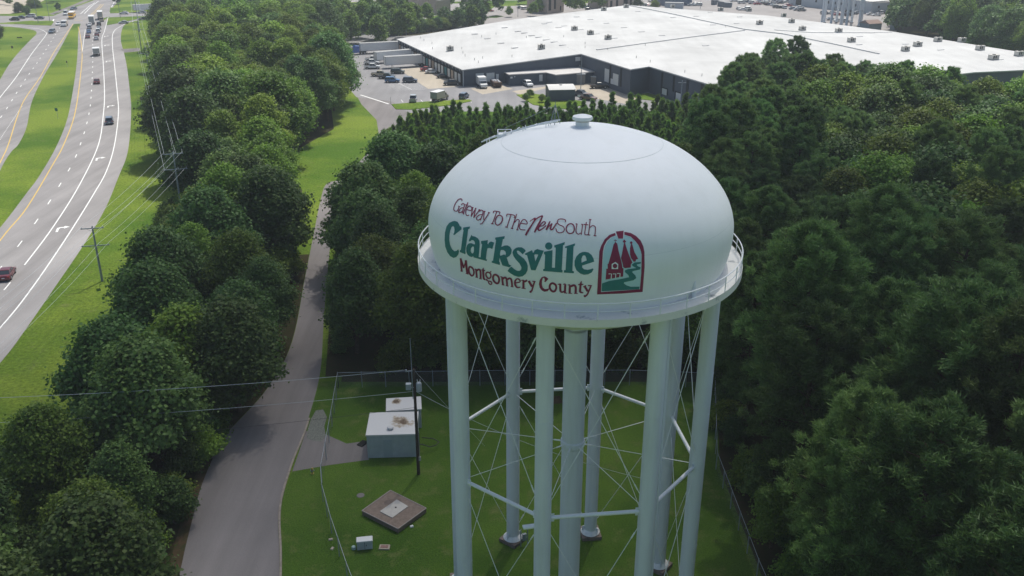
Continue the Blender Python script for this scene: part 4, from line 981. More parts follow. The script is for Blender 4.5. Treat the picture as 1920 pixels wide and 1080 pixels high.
def wall_panel(px0, py0, px1, py1, seg, m, name, th=.1, par=None, org=None):
    p0, a = on_wall(px0, py0, *seg); p1, _ = on_wall(px1, py1, *seg); q = (p0 + p1) / 2 - (org or O0)
    return MB().box((q.x, q.y, q.z), ((p1.xy - p0.xy).length, th, abs(p1.z - p0.z)), a).build(name, m, par or wall)
SW = (47.45, 0, 47.45, -38); SE = (56.45, -35, 56.45, -95); S0 = (0, .45, 47, .45); SG = (47.4, -37.6, 56, -34.6)
wall_panel(1134.5, 128, 1141.5, 155, SW, M_door, 'roller_door'); wall_panel(1150, 137, 1159, 161, SW, M_door, 'roller_door'); wall_panel(1145.5, 147, 1149, 158, SW, M_walltrim, 'door')
wall_panel(1242, 165, 1250, 179, SE, M_door, 'door'); wall_panel(1268, 173, 1276, 190, SE, M_door, 'roller_door')
wall_panel(1240, 162, 1252, 179.5, SE, M_dark, 'door_frame', .04); wall_panel(1266, 170, 1278, 190.5, SE, M_dark, 'door_frame', .04)
wall_panel(892, 138, 907, 153, S0, M_door, 'roller_door'); wall_panel(912, 137, 927, 152, S0, M_door, 'roller_door'); wall_panel(930, 139, 935, 150, S0, M_walltrim, 'door')
wall_panel(1079, 107, 1088, 114, S0, M_walltrim, 'wall_vent')
for px, y0, y1 in ((1144, 122, 158), (1164, 127, 163)): wall_panel(px, y0, px + 1, y1, SW, M_dark, 'downpipe', .15)
for px, y0, y1 in ((1241, 136, 165), (1263, 142, 172), (1288, 150, 190), (1315, 157, 195)): wall_panel(px, y0, px + 1, y1, SE, M_dark, 'downpipe', .15)
SR = (150, -85.5, 170, -88.5)
b = MB()
for px in (1853, 1917):
    p, a = on_wall(px, 148, 166, -84, 190, -76); 
E2 = [(1812, 134), (1925, 134)]
# roof plant
bigs = [(1015, 92, 1), (1077, 57, 1), (1107, 65, 1), (1140, 74, 1), (1132, 20, 1), (1174, 14.5, 1), (1261, 15.5, .9), (1351, 21, 1), (1404, 22, 1), (1424, 46, 1.1), (1469, 32, .9), (1484, 43, 1), (1504, 57, 1.1), (1572, 61, 1.1), (1596, 79, 1.15),
        (1720, 87, 1.2), (1697, 96, 1.1), (1758, 78, 1.15), (1803, 79, 1.15), (1837, 94, 1.2), (1862, 112, 1.3), (1910, 105, 1.2), (844, 95, 1)]
smalls = [(890, 64), (914, 72), (939, 81), (946, 52), (1021, 45), (1030, 42), (1047, 52), (1058, 49), (983, 62), (971, 59), (997, 67), (1010, 70), (1024, 75), (1039, 79), (1055, 85), (1081, 32), (1107, 37), (1137, 44), (1170, 52), (1203, 60), (1241, 67),
          (1323, 86), (1196, 22), (965, 90), (1305, 31), (1332, 23), (1387, 32), (1381, 44), (1427, 39), (1612, 69), (1698, 83), (1764, 94), (1611, 84), (1262, 33), (1337, 47), (1088, 56), (1118, 64), (1152, 72), (1875, 112)]
stacks = [(868, 100), (905, 110), (897, 118), (872, 106), (890, 113), (903, 70), (866, 92), (960, 107), (987, 71), (1057, 70), (1097, 83), (1097, 90), (1139, 94), (1193, 109), (1219, 117), (1284, 136), (1316, 143), (810, 82), (811, 92), (788, 72), (795, 77), (1210, 86), (1360, 51), (930, 65)]
def roof_z(x, y):
    """height of the roof surface under a view ray"""
    for z in (9.0, 8.5, 8, 7.5, 7, 6.5, 6):
        p = G60(x, y, z) - WN; s = p.dot(WW)
        zr = 9.0 if s > 47 + max(0, p.dot(WU)) * .16 else 6 + 3 * max(0, s) / (47 + max(0, p.dot(WU)) * .16)
        if z <= zr + .26: return zr
    return 6
wa = math.atan2(WW.y, WW.x)
for x, y, k in bigs:
    z = roof_z(x, y); p = G60(x, y, z) - O0
    b = MB(); b.box((p.x, p.y, z + .25), (2.6 * k, 1.7 * k, .3), wa); b.box((p.x, p.y, z + 1.1), (2.5 * k, 1.6 * k, 1.4), wa, mi=1)
    n = Vector((math.sin(wa), -math.cos(wa))); 
    for i in (-1, 0, 1):
        q = p + WW * (i * .75 * k) - WU * (.81 * k); b.box((q.x, q.y, z + 1.1), (.5 * k, .06, 1.0), wa, mi=2 if i < 1 else 0)
    b.tube((p.x, p.y, z + 1.8), (p.x, p.y, z + 1.95), .5 * k, n=12, mi=2)
    b.build('rooftop_unit', [M_hvac, M_hvacl, M_dark], roof)
for x, y in smalls:
    z = roof_z(x, y); p = G60(x, y, z) - O0
    b = MB(); b.box((p.x, p.y, z + .12), (2.9, .75, .22), wa, top=.95); b.build('roof_vent', M_flash, roof)
for x, y in stacks:
    z = roof_z(x, y); p = G60(x, y, z) - O0
    b = MB(); b.tube((p.x, p.y, z), (p.x, p.y, z + .8), .09, n=6); b.lathe([(.16, z + .78), (.001, z + .95)], 8, c=(p.x, p.y)); b.build('vent_pipe', M_hvac, roof)

WH.location = O0 * KS
def conv(o):
    for c in o.children:
        c.data.transform(Matrix.Scale(KS, 4)); conv(c)
conv(WH)

# office annex with canopy, in front of the south wall
AN = empty('office_annex', G(954, 160), 0, 'low blue grey annex with a flat grey roof built against the warehouse', 'annex'); AO = G(954, 160)
z_ = 3.6
an_roof = [(937, 130.5), (954, 139.5), (1024, 135.5), (1042, 140), (1115, 134), (1097, 122), (1045, 126), (1000, 124)]
P = [G(x, y, z_) - AO for x, y in an_roof]
MB().prism([p.xy for p in P], z_ - .28, z_).build('roof', mat('annex_roof', (.52, .50, .48), .8, .2, var=.1, scale=.4), AN)
Pi = inset_poly([Vector((p.x, p.y)) for p in P], .3)
aw = MB().prism(Pi, 0, z_ - .3).build('wall', M_wallblue, AN)
def an_panel(x0, y0, x1, y1, i, m, name, par):
    a, c = Pi[i], Pi[i + 1]; d = (c - a).normalized(); n = Vector((d.y, -d.x)); 
    a3 = Vector((a.x + AO.x, a.y + AO.y, 0)); n3 = Vector((n.x, n.y, 0)); o_ = Vector((0, 0, H)); pts = []
    for x, y in ((x0, y0), (x1, y1)): r = ray(x, y); k = (a3 - o_).dot(n3) / r.dot(n3); pts.append(o_ + r * k - AO)
    q = (pts[0] + pts[1]) / 2; s_ = 1 if n3.dot(o_ - a3) > 0 else -1
    MB().box((q.x + n.x * .05 * s_, q.y + n.y * .05 * s_, q.z), ((pts[1].xy - pts[0].xy).length, .08, abs(pts[0].z - pts[1].z)), math.atan2(d.y, d.x)).build(name, m, par)
an_panel(1011, 140, 1017, 152, 1, M_door, 'door', aw); an_panel(957, 144, 961, 147, 1, M_walltrim, 'sign_plate', aw); an_panel(964, 143, 966, 144.5, 1, M_walltrim, 'wall_lamp', aw)
b = MB(); P = [G(x, y, 4.2) - AO for x, y in ((888, 131.5), (940, 130), (952, 124.5), (905, 127))]; b.prism([p.xy for p in P], 4.05, 4.2); b.build('canopy', M_flash, AN)
b = MB(); q = G(1031, 155) - AO
b.add([(q.x, q.y, 0), (q.x + 1, q.y, 0), (q.x + 3.5, q.y + 1.5, 3.4), (q.x + 2.5, q.y + 1.5, 3.4), (q.x, q.y, .15), (q.x + 1, q.y, .15), (q.x + 3.5, q.y + 1.5, 3.6), (q.x + 2.5, q.y + 1.5, 3.6)], [(0, 1, 2, 3), (4, 5, 6, 7), (0, 1, 5, 4), (1, 2, 6, 5), (2, 3, 7, 6), (3, 0, 4, 7)]); b.build('stair', M_hvac, AN)
for x, y in ((994, 130), (1043, 128), (1087, 126)):
    p = G(x, y, z_) - AO; b = MB(); b.tube((p.x, p.y, z_), (p.x, p.y, z_ + .7), .3, .2, n=8); b.build('roof_vent', M_hvac, AN)

def building(name, bl, br, h, depth, mw, mr, label, cat='building', windows=None, roof='flat', tr=(), over=.2, mdoor=None):
    """box building standing on the ground line bl-br (pixels), running back by depth"""
    a, c = G(*bl), G(*br); rz = along(a, c); w = (c - a).length; root = empty(name, a, rz, label, cat)
    b = MB(); b.box((w / 2, depth / 2, h / 2), (w, depth, h)); wl_ = b.build('wall', mw, root); b = MB()
    if roof == 'flat': b.box((w / 2, depth / 2, h + .15), (w + 2 * over, depth + 2 * over, .3))
    elif roof == 'arch':
        n = 6; vs = []; 
        for i in range(n + 1):
            y = -over + (depth + 2 * over) * i / n; zt = h + .05 + .7 * math.sin(math.pi * i / n); vs += [(-over, y, zt), (w + over, y, zt), (-over, y, zt + .15), (w + over, y, zt + .15)]
        fs = []
        for i in range(n): k = 4 * i; fs += [(k, k + 1, k + 5, k + 4), (k + 2, k + 3, k + 7, k + 6), (k, k + 2, k + 6, k + 4), (k + 1, k + 3, k + 7, k + 5)]
        fs += [(0, 1, 3, 2), (4 * n, 4 * n + 1, 4 * n + 3, 4 * n + 2)]; b.add(vs, fs); 
        g = MB(); g.add([(0, 0, h), (0, depth, h), (0, depth / 2, h + .7), (w, 0, h), (w, depth, h), (w, depth / 2, h + .7)], [(0, 1, 2), (3, 4, 5)]); g.build('gable', mw, root)
    else:
        k = h + roof; b.add([(-over, -over, h), (w + over, -over, h), (w + over, depth + over, h), (-over, depth + over, h), (-over, depth / 2, k), (w + over, depth / 2, k)], [(0, 1, 5, 4), (2, 3, 4, 5), (0, 4, 3), (1, 2, 5), (0, 1, 2, 3)])
    b.build('roof', mr, root)
    for (x, z, ww, hh) in (windows or ()):
        MB().box((x * w, -.03, z), (ww, .1, hh)).build('window', mdoor if (mdoor and z < 1.6) else M_dark, wl_)
    return root
sb = building('outbuilding', (1030, 190), (1078, 189), 3.1, 8.2, M_wallblue, mat('outb_roof', (.58, .57, .55), .8, .2, var=.05), 'small blue grey outbuilding with a curved pale roof in front of the annex', roof='arch')
b = MB(); b.box((3.8, 3.6, 3.9), (.7, .7, .5)); b.build('roof_vent', M_hvac, sb); MB().box((8.6, -.03, 1.4), (.8, .1, .6)).build('window', M_walltrim, sb)
building('storage_container', (1074, 158), (1097, 158), 3.0, 5, mat('grey_container', (.2, .2, .2), .6), M_walltrim, 'grey white roofed container at the corner of the annex', 'container', over=.05)
building('storage_container', (1105, 155.5), (1117, 156.5), 1.9, 2.2, mat('tan_container', (.36, .31, .26), .6), M_walltrim, 'small tan crate unit between the container and the warehouse wing', 'crate', over=.03)
building('brick_building', (818, 28), (833, 24.5), 7.5, 16, M_brick, mat('taupe_roof', (.35, .32, .30), .8), 'tan brick building among trees behind the left part of the roof', windows=[(.3, 4.5, 1, 1.8), (.7, 4.5, 1, 1.8)], over=-.3)
building('brick_building', (786, 24), (817, 28), 7.0, 10, M_brick, mat('white_membrane', (.6, .6, .6), .8), 'left wing of the tan brick building with a white roof patch', windows=[(.1, 4, .9, 4), (.3, 4, .9, 4), (.5, 4, .9, 4)], over=-.3)
building('brick_building', (1026, 26), (1057, 22), 8.5, 14, M_brick, M_hvac, 'brown brick building with dark windows beside the round light green trees', windows=[(.15, 4.5, 2, 6), (.45, 4.5, 1.6, 5), (.8, 2, 1, 2.4)], over=-.2)
building('brick_building', (1140, 18), (1186, 12), 9, 14, M_brick, M_hvac, 'dark fronted brick building behind the tip of the white roof', windows=[(.12, 2.5, 2, 4), (.35, 2.5, 2, 4), (.7, 3, 4, 5), (.92, 2.5, 1.5, 4)], over=-.2)
building('blue_building', (1246, 11), (1297, 10), 5, 16, mat('navy_wall', (.10, .13, .20), .7), M_hvac, 'dark blue building with a lit sign band behind the roof', windows=[(.12, 3.8, 2, .8), (.3, 3.8, 2, .8), (.5, 3.8, 2, .8)], over=.1)
building('site_trailer', (1246, 16.5), (1280, 17.5), 3, 4, mat('trailer_grey', (.40, .43, .47), .6), M_hvac, 'pale grey site trailer in front of the dark blue building', 'trailer', over=.05)
building('skip_container', (1345, 12), (1357, 13.5), 2.6, 4, mat('slate_box', (.10, .12, .15), .6), M_hvac, 'dark box container left of the longer slate one', 'container', over=-.2)
building('skip_container', (1356, 14), (1371, 14.5), 2.4, 4, mat('slate_box', (.10, .12, .15), .6), M_hvac, 'longer slate container right of its twin, behind the roof', 'container', over=-.2)
building('skip_container', (1333, 9), (1339, 9.5), 2.4, 3, mat('slate_box', (.10, .12, .15), .6), M_hvac, 'smallest dark bin by the slim pole behind the roof', 'container', over=-.2)
M_palew = mat('pale_blue_wall', (.40, .44, .48), .7, .2, var=.05, scale=.1)
building('long_building', (1478, 9), (1632, 26.5), 6.0, 26, M_palew, mat('cream_roof', (.62, .60, .56), .8), 'long pale building with small square windows behind the far tower legs', windows=[(.13, 2.2, 4, 3.4)] + [(x, 3.6, 1.1, 1.2) for x in (.35, .5, .58, .66, .74, .82, .9)], over=.2)
building('long_building', (1632, 26.5), (1700, 22), 5.4, 30, M_palew, mat('cream_roof', (.62, .60, .56), .8), 'right wing of the pale building under a broad cream roof', windows=[(.2, 3.4, 1.2, 1.2), (.45, 3.4, 1.2, 1.2), (.7, 3.4, 1.2, 1.2)], over=.3)
building('garden_shed', (1628, 57), (1652, 55.5), 2.8, 6, mat('slate_wall', (.20, .25, .27), .8), mat('brown_shingle', (.28, .20, .17), .9), 'small slate grey hut with a brown hipped roof beside the far tower', 'hut', roof=1.4)
building('white_kiosk', (1668, 56), (1676, 57), 2.8, 3, mat('slate_wall', (.20, .25, .27), .8), M_walltrim, 'tiny white roofed kiosk at the edge of the right hand trees', 'kiosk', over=.2)

# ------------------------------------------------------------------ vehicles
PAINTS = dict(white=(.72, .73, .73), silver=(.42, .45, .48), grey=(.16, .17, .18), black=(.018, .019, .022), navy=(.025, .045, .09), blue=(.03, .14, .33), red=(.38, .025, .04), maroon=(.13, .012, .02), tan=(.42, .36, .26), green=(.05, .07, .06), yellow=(.75, .42, .03), slate=(.10, .14, .20), brown=(.16, .08, .05), bluet=(.02, .10, .40))
def paint(c): return mat('paint_' + c, PAINTS[c], .28, .5, coat=.6, metal=.15 if c in ('silver', 'grey', 'slate') else 0)
KINDS = {
 # length, width, wheelbase xs, wheel r, body profile, cabin (x base0, x base1, x top0, x top1, z0, z1), y taper
 'sedan': (4.7, 1.82, (-1.4, 1.42), .33, [(-2.32, .32), (-2.35, .7), (-2.2, .93), (-1.5, 1.0), (.95, .96), (1.7, .88), (2.2, .74), (2.35, .55), (2.3, .3)], (-1.75, 1.15, -1.05, .3, .94, 1.44)),
 'suv': (4.8, 1.92, (-1.45, 1.45), .38, [(-2.35, .4), (-2.4, .85), (-2.35, 1.1), (1.1, 1.1), (1.8, 1.05), (2.3, .92), (2.4, .6), (2.35, .38)], (-2.3, 1.25, -2.0, .45, 1.08, 1.76)),
 'pickup': (5.6, 1.98, (-1.7, 1.8), .4, [(-2.8, .45), (-2.8, 1.12), (-.95, 1.12), (-.9, 1.14), (1.35, 1.15), (2.5, 1.08), (2.78, .9), (2.8, .45)], (-.95, 1.5, -.75, .75, 1.12, 1.84)),
 'van': (5.6, 2.0, (-1.7, 1.8), .38, [(-2.8, .4), (-2.8, 1.2), (1.7, 1.2), (2.5, 1.05), (2.8, .85), (2.8, .4)], (-2.78, 2.0, -2.74, 1.3, 1.18, 2.25)),
}
VC = {}
def wheel_mesh(r):
    k = ('wheel', r)
    if k not in VC:
        b = MB(); b.tube((0, -.12, 0), (0, .12, 0), r, n=18); b.tube((0, -.135, 0), (0, .135, 0), r * .62, n=14, mi=1); VC[k] = b.mesh('wheel', [M_rubber, M_chrome], True)
    return VC[k]
def cabin(b, cb, w, mg, mr):
    x0, x1, t0, t1, z0, z1 = cb; hw, ht = w * .47, w * .38
    b.add([(x0, -hw, z0), (x1, -hw, z0), (x1, hw, z0), (x0, hw, z0), (t0, -ht, z1), (t1, -ht, z1), (t1, ht, z1), (t0, ht, z1)], [(0, 1, 5, 4), (1, 2, 6, 5), (2, 3, 7, 6), (3, 0, 4, 7)], mg)
    e = .03
    b.add([(t0 - e, -ht - e, z1 - .01), (t1 + e, -ht - e, z1 - .01), (t1 + e, ht + e, z1 - .01), (t0 - e, ht + e, z1 - .01), (t0 + .1, -ht * .88, z1 + .06), (t1 - .1, -ht * .88, z1 + .06), (t1 - .1, ht * .88, z1 + .06), (t0 + .1, ht * .88, z1 + .06)], [(0, 1, 5, 4), (1, 2, 6, 5), (2, 3, 7, 6), (3, 0, 4, 7), (4, 5, 6, 7), (0, 1, 2, 3)], mr)
    xm = (x0 + x1) / 2; tm = (t0 + t1) / 2
    for s_ in (-1, 1):
        for (a, c) in (((x0, t0)), ((x1, t1)), ((xm, tm)),): b.tube((a, s_ * hw, z0), (c, s_ * (ht + .01), z1), .045, n=4, mi=mr)
def car_meshes(kind, col):
    k = (kind, col)
    if k in VC: return VC[k]
    L_, w, wx, wr, prof, cb = KINDS[kind]; p = paint(col); parts = []
    b = MB(); b.sideprism(prof, -w / 2, w / 2, 0, .06)
    for x in wx:
        for s_ in (-1, 1): b.tube((x, s_ * (w / 2 - .3), wr + .02), (x, s_ * (w / 2 + .004), wr + .02), wr + .07, n=16, mi=1)
    b.box((0, 0, .33), (L_ * .86, w * .8, .2), mi=1)
    if kind == 'pickup': b.box((-1.87, 0, 1.125), (1.65, w * .82, .02), mi=1)
    parts.append(('body', b.mesh('car_body', [p, M_rubber], True), (0, 0, 0)))
    b = MB(); cabin(b, cb, w, 0, 1); parts.append(('cabin', b.mesh('car_cabin', [M_glass, p]), (0, 0, 0)))
    for x in wx:
        for s_ in (-1, 1): parts.append(('wheel', wheel_mesh(wr), (x, s_ * (w / 2 - .11), wr)))
    zf = prof[-2][1] + .08; xf = L_ / 2 - .12; zr = .8 if kind == 'sedan' else .95
    hl = MB().box((0, 0, 0), (.16, .34, .14)).mesh('headlight', M_lampw); tl = MB().box((0, 0, 0), (.1, .3, .2)).mesh('tail_light', M_lampr)
    for s_ in (-1, 1): parts.append(('headlight', hl, (xf, s_ * w * .36, zf))); parts.append(('tail_light', tl, (-L_ / 2 + .02, s_ * w * .38, zr)))
    b = MB(); b.box((-L_ / 2 + .02, 0, .62), (.06, .4, .14)); parts.append(('number_plate', b.mesh('number_plate', M_walltrim), (0, 0, 0)))
    VC[k] = parts; return parts
def merged_mesh(kind, col):
    k = (kind, col, 'm')
    if k in VC: return VC[k]
    bm = bmesh.new(); mats = []
    for nm, me, loc in car_meshes(kind, col):
        n0 = len(bm.verts); f0 = len(bm.faces); bm.from_mesh(me); bm.verts.ensure_lookup_table(); bm.faces.ensure_lookup_table()
        for v in bm.verts[n0:]: v.co += Vector(loc)
        mp = []
        for m in me.materials:
            if m not in mats: mats.append(m)
            mp.append(mats.index(m))
        for f in bm.faces[f0:]: f.material_index = mp[f.material_index]
    me = bpy.data.meshes.new('parked_car'); bm.to_mesh(me); bm.free()
    for m in mats: me.materials.append(m)
    VC[k] = me; return me
def heading(px, py, spec):
    if isinstance(spec, (int, float)): return R(spec)
    a, c = G(px, py), G(*spec); return math.atan2(c.y - a.y, c.x - a.x)
HN = 112.0                                   # up the road, away from the camera (degrees from +X)
def car(kind, col, px, py, hd, label, group=None, z=.02):
    p = G(px, py); root = empty({'sedan': 'car', 'suv': 'car', 'pickup': 'pickup_truck', 'van': 'van'}[kind], p + Vector((0, 0, z)), heading(px, py, hd), label, {'sedan': 'car', 'suv': 'car', 'pickup': 'pickup', 'van': 'van'}[kind], group)
    for nm, me, loc in car_meshes(kind, col):
        o = bpy.data.objects.new(nm, me); link(o, root); o.location = loc
    return root
def boxtruck(col, box, px, py, hd, label, bl=5.2, bh=2.5, name='box_truck', cat='truck'):
    p = G(px, py); root = empty(name, p + Vector((0, 0, .02)), heading(px, py, hd), label, cat); w = 2.3; c = paint(col)
    b = MB(); b.sideprism([(bl / 2 - .4, .5), (bl / 2 - .4, 2.3), (bl / 2 + .5, 2.35), (bl / 2 + .95, 1.5), (bl / 2 + 1.75, 1.3), (bl / 2 + 1.85, .5)], -w / 2 + .1, w / 2 - .1, 0, .05); cb_ = b.build('cab', c, root, True)
    b = MB(); x = bl / 2 + .55; b.add([(x, -.98, 2.25), (x, .98, 2.25), (x + .42, .98, 1.52), (x + .42, -.98, 1.52)], [(0, 1, 2, 3)]); b.box((bl / 2 + .1, 0, 1.85), (.7, w - .16, .6)); b.build('windscreen', M_glass, cb_)
    MB().box((-.2, 0, .95 + bh / 2), (bl, w + .1, bh)).build('cargo_box', box, root); b = MB(); b.box((-.2, 0, .98 + bh), (bl + .06, w + .16, .08)); b.box((-.22 - bl / 2, 0, .95 + bh / 2), (.06, w - .2, bh - .3), mi=1); b.build('box_trim', [M_walltrim, M_hvac], root)
    MB().box((.4, 0, .7), (bl + 1.6, .9, .3)).build('chassis', M_rubber, root)
    for x in (-bl / 2 + .9, bl / 2 + .9):
        for s_ in (-1, 1): o = bpy.data.objects.new('wheel', wheel_mesh(.45)); link(o, root); o.location = (x, s_ * (w / 2 - .15), .45)
    for s_ in (-1, 1): MB().box((bl / 2 + 1.82, s_ * .85, .95), (.1, .3, .2)).build('headlight', M_lampw, root)
    return root
M_boxw = mat('truck_box_white', (.72, .72, .71), .5, .3, var=.04); M_boxt = mat('truck_box_tan', (.50, .43, .38), .6)
def trailer(pf, pr, label, L_=15.5, h=2.75, name='semi_trailer'):
    """pf: pixel of the tractor end, pr: pixel at the dock end (ground line)"""
    a, c = G(*pf), G(*pr); d = (c - a).normalized(); rz = math.atan2(-d.y, -d.x); root = empty(name, a + d * L_ / 2, rz, label, 'trailer', None)
    b = MB(); b.box((0, 0, 1.2 + h / 2), (L_, 2.55, h)); b.build('box', M_boxw, root); b = MB(); b.box((0, 0, 1.24 + h), (L_ + .06, 2.62, .07)); b.box((0, 0, 1.16), (L_ + .04, 2.6, .12)); 
    for s_ in (-1, 1): b.box((L_ / 2, s_ * 1.25, 1.2 + h / 2), (.12, .12, h))
    b.build('edge_rail', M_hvac, root)
    b = MB(); b.tube((L_ / 2 - 2.6, -.9, .05), (L_ / 2 - 2.6, -.9, 1.15), .07, n=6); b.tube((L_ / 2 - 2.6, .9, .05), (L_ / 2 - 2.6, .9, 1.15), .07, n=6); b.build('landing_leg', M_rubber, root)
    for x in (-L_ / 2 + 1.3, -L_ / 2 + 2.6):
        for s_ in (-1, 1): o = bpy.data.objects.new('wheel', wheel_mesh(.5)); link(o, root); o.location = (x, s_ * 1.05, .5)
    return root, rz
# highway, right carriageway (driving away)
car('sedan', 'maroon', 14, 519, (60, 445), 'maroon coupe in the near lane at the left edge of the frame')
car('suv', 'slate', 206, 231, (209, 196), 'slate blue car alone in the outer turn lane')
car('sedan', 'maroon', 182, 156, HN, 'dark red car alone in the middle of the highway')
boxtruck('white', M_boxw, 182, 104, HN, 'white van bodied truck following the queue at the lights', 4.2, 1.9)
QG = None
car('sedan', 'maroon', 165, 71, HN, 'dark red car, last of the left queue at the lights'); car('sedan', 'blue', 167, 62, HN, 'blue car second from the back of the left queue')
car('suv', 'silver', 168, 54, HN, 'silver car in the middle of the left queue'); car('sedan', 'white', 169, 48, HN, 'white car behind the white box truck in the left queue')
car('sedan', 'silver', 181, 74.5, HN, 'silver car, last of the right queue at the lights'); car('sedan', 'maroon', 182, 67.5, HN, 'dark red car second from the back of the right queue'); car('suv', 'white', 184.5, 61, HN, 'white car in the middle of the right queue')
car('sedan', 'silver', 186, 55, HN, 'silver car behind the black one in the right queue'); car('suv', 'black', 186, 48, HN, 'black car near the front of the right queue'); car('pickup', 'tan', 191, 40, HN, 'tan pickup behind the beige box truck')
boxtruck('white', M_boxw, 173, 45, HN, 'white box truck at the head of the left queue', 7.2, 2.9); boxtruck('white', M_boxt, 189, 36, HN, 'beige box truck at the head of the right queue', 8.0, 2.9)
# left carriageway (towards the camera)
HS = HN + 180
car('suv', 'slate', 98, 62, HS - 12, 'blue grey car driving down the left carriageway alone'); boxtruck('white', M_boxt, 122, 49, HS - 8, 'white truck with a load bed coming down from the junction', 3.4, 1.6)
car('sedan', 'white', 110, 47, HS - 8, 'white car beside the truck coming from the junction')
bus = boxtruck('yellow', mat('bus_yellow', PAINTS['yellow'], .4, .5), 136, 34, HS - 5, 'yellow school bus with a white roof crossing the junction', 8.0, 2.1, 'school_bus', 'bus')
for c in list(bus.children):
    if c.name.startswith('box_trim'): c.name = 'roof_panel'
MB().box((-.2, 0, 2.4), (7.6, 2.46, .55)).build('window_band', M_glass, bus)
car('van', 'white', 124, 28, HS - 5, 'white van beside the school bus'); car('sedan', 'slate', 138, 18, HS - 30, 'grey car beyond the junction on the far road')
# cross road
car('suv', 'black', 28, 38.5, 184, 'black car in the left arm of the junction, nearest lane'); car('sedan', 'navy', 39, 35, 184, 'navy car just behind the black one in the left arm'); car('suv', 'white', 58, 32.5, 184, 'white car in the left arm of the junction'); car('sedan', 'navy', 74, 36, 184, 'long navy car near the junction in its left arm')
car('sedan', 'white', 233, 26.5, 180, 'white car waiting in the right arm of the junction'); car('sedan', 'silver', 266, 25, 180, 'silver car in front of the grey semi trailer'); trailer((251, 23.5), (290, 21.5), 'long grey semi trailer crossing at the right arm of the junction', 15)
car('sedan', 'silver', 232, 44.5, 200, 'silver car turning out of the slip road'); car('sedan', 'black', 268, 37.5, 200, 'black car at the right end of the slip road')
# car park
tr1, rz1 = trailer((675, 101), (751, 97), 'farthest white semi trailer at the dock, with the blue tractor'); 
tp = G(669, 102); root = empty('semi_tractor', tp, rz1, 'bright blue semi tractor coupled to the farthest trailer', 'tractor unit')
b = MB(); b.sideprism([(-.9, .7), (-.9, 3.2), (.6, 3.4), (1.3, 2.6), (1.5, 1.7), (2.9, 1.5), (3.0, .6)], -1.15, 1.15, 0, .04); b.build('cab', paint('bluet'), root); MB().box((-1.8, 0, .85), (3.6, .9, .3)).build('chassis', M_rubber, root); b = MB(); b.box((1.36, 0, 2.2), (.12, 2.0, .7)); b.build('windscreen', M_glass, root)
for x in (2.3, -1.6, -2.9):
    for s_ in (-1, 1): o = bpy.data.objects.new('wheel', wheel_mesh(.5)); link(o, root); o.location = (x, s_ * 1.0, .5)
trailer((704, 119), (782, 112), 'middle white semi trailer at the dock, partly hidden by its neighbour'); trailer((722, 128), (803, 123), 'nearest white semi trailer at the dock, full side in view')
car('pickup', 'white', 698, 129, 5, 'white pickup at the edge of the trees, nearest of three'); car('pickup', 'white', 697, 121, 5, 'white pickup half hidden between two others'); car('pickup', 'white', 699, 114.5, 5, 'white pickup farthest of the three beside the trailers')
car('pickup', 'tan', 712, 143, 0, 'cream pickup at the left end of the parked row'); car('suv', 'green', 746, 138, 0, 'dark green car parked behind the row'); car('pickup', 'black', 725, 147.5, 0, 'black pickup next to the cream one')
car('suv', 'blue', 736, 154.5, 0, 'bright blue car at the front of the parked row'); car('suv', 'navy', 769, 154.5, 0, 'dark navy car right of the bright blue one')
car('sedan', 'red', 801, 133, 8, 'red car by the loading docks'); car('sedan', 'white', 810, 137.5, 8, 'white car beside the red one at the docks'); car('pickup', 'black', 848, 159.5, 185, 'black pickup near the warehouse corner')
car('sedan', 'black', 832, 146, 10, 'black car close under the loading dock wall')
boxtruck('white', M_boxw, 903, 163, -75, 'white box truck facing out beside the canopy', 3.6, 2.2)
car('pickup', 'silver', 775, 190, 92, 'grey green pickup parked alone on the verge'); car('suv', 'slate', 870, 184.5, 75, 'dark blue car parked at the right end of the verge')
root = boxtruck('tan', M_boxt, 822, 189.5, 60, 'old tan camper truck parked on the verge', 4.2, 1.9, 'camper_truck', 'camper')
car('suv', 'white', 990, 161.5, -70, 'white car in front of the annex door'); car('pickup', 'black', 1123, 165.5, 5, 'black pickup by the tall white doors of the wing'); car('pickup', 'grey', 1088, 180, -40, 'grey truck behind the outbuilding'); car('pickup', 'brown', 1102, 187.5, -40, 'rusty brown truck at the corner of the outbuilding')
root = empty('skip', G(930, 162), R(-75), 'dark brown open skip full of white bags beside the box truck', 'skip')
b = MB(); b.sideprism([(-2.7, .25), (-2.9, 1.7), (2.9, 1.7), (2.5, .25)], -1.2, 1.2); b.build('hopper', mat('skip_brown', (.07, .045, .035), .7, var=.3), root)
b = MB(); rnd = random.Random(4)
for i in range(16): b.box((rnd.uniform(-2.3, 2.3), rnd.uniform(-.8, .8), 1.75), (rnd.uniform(.5, .9), rnd.uniform(.4, .7), .35), rnd.random() * 3, top=.6)
b.build('bags', M_boxw, root)
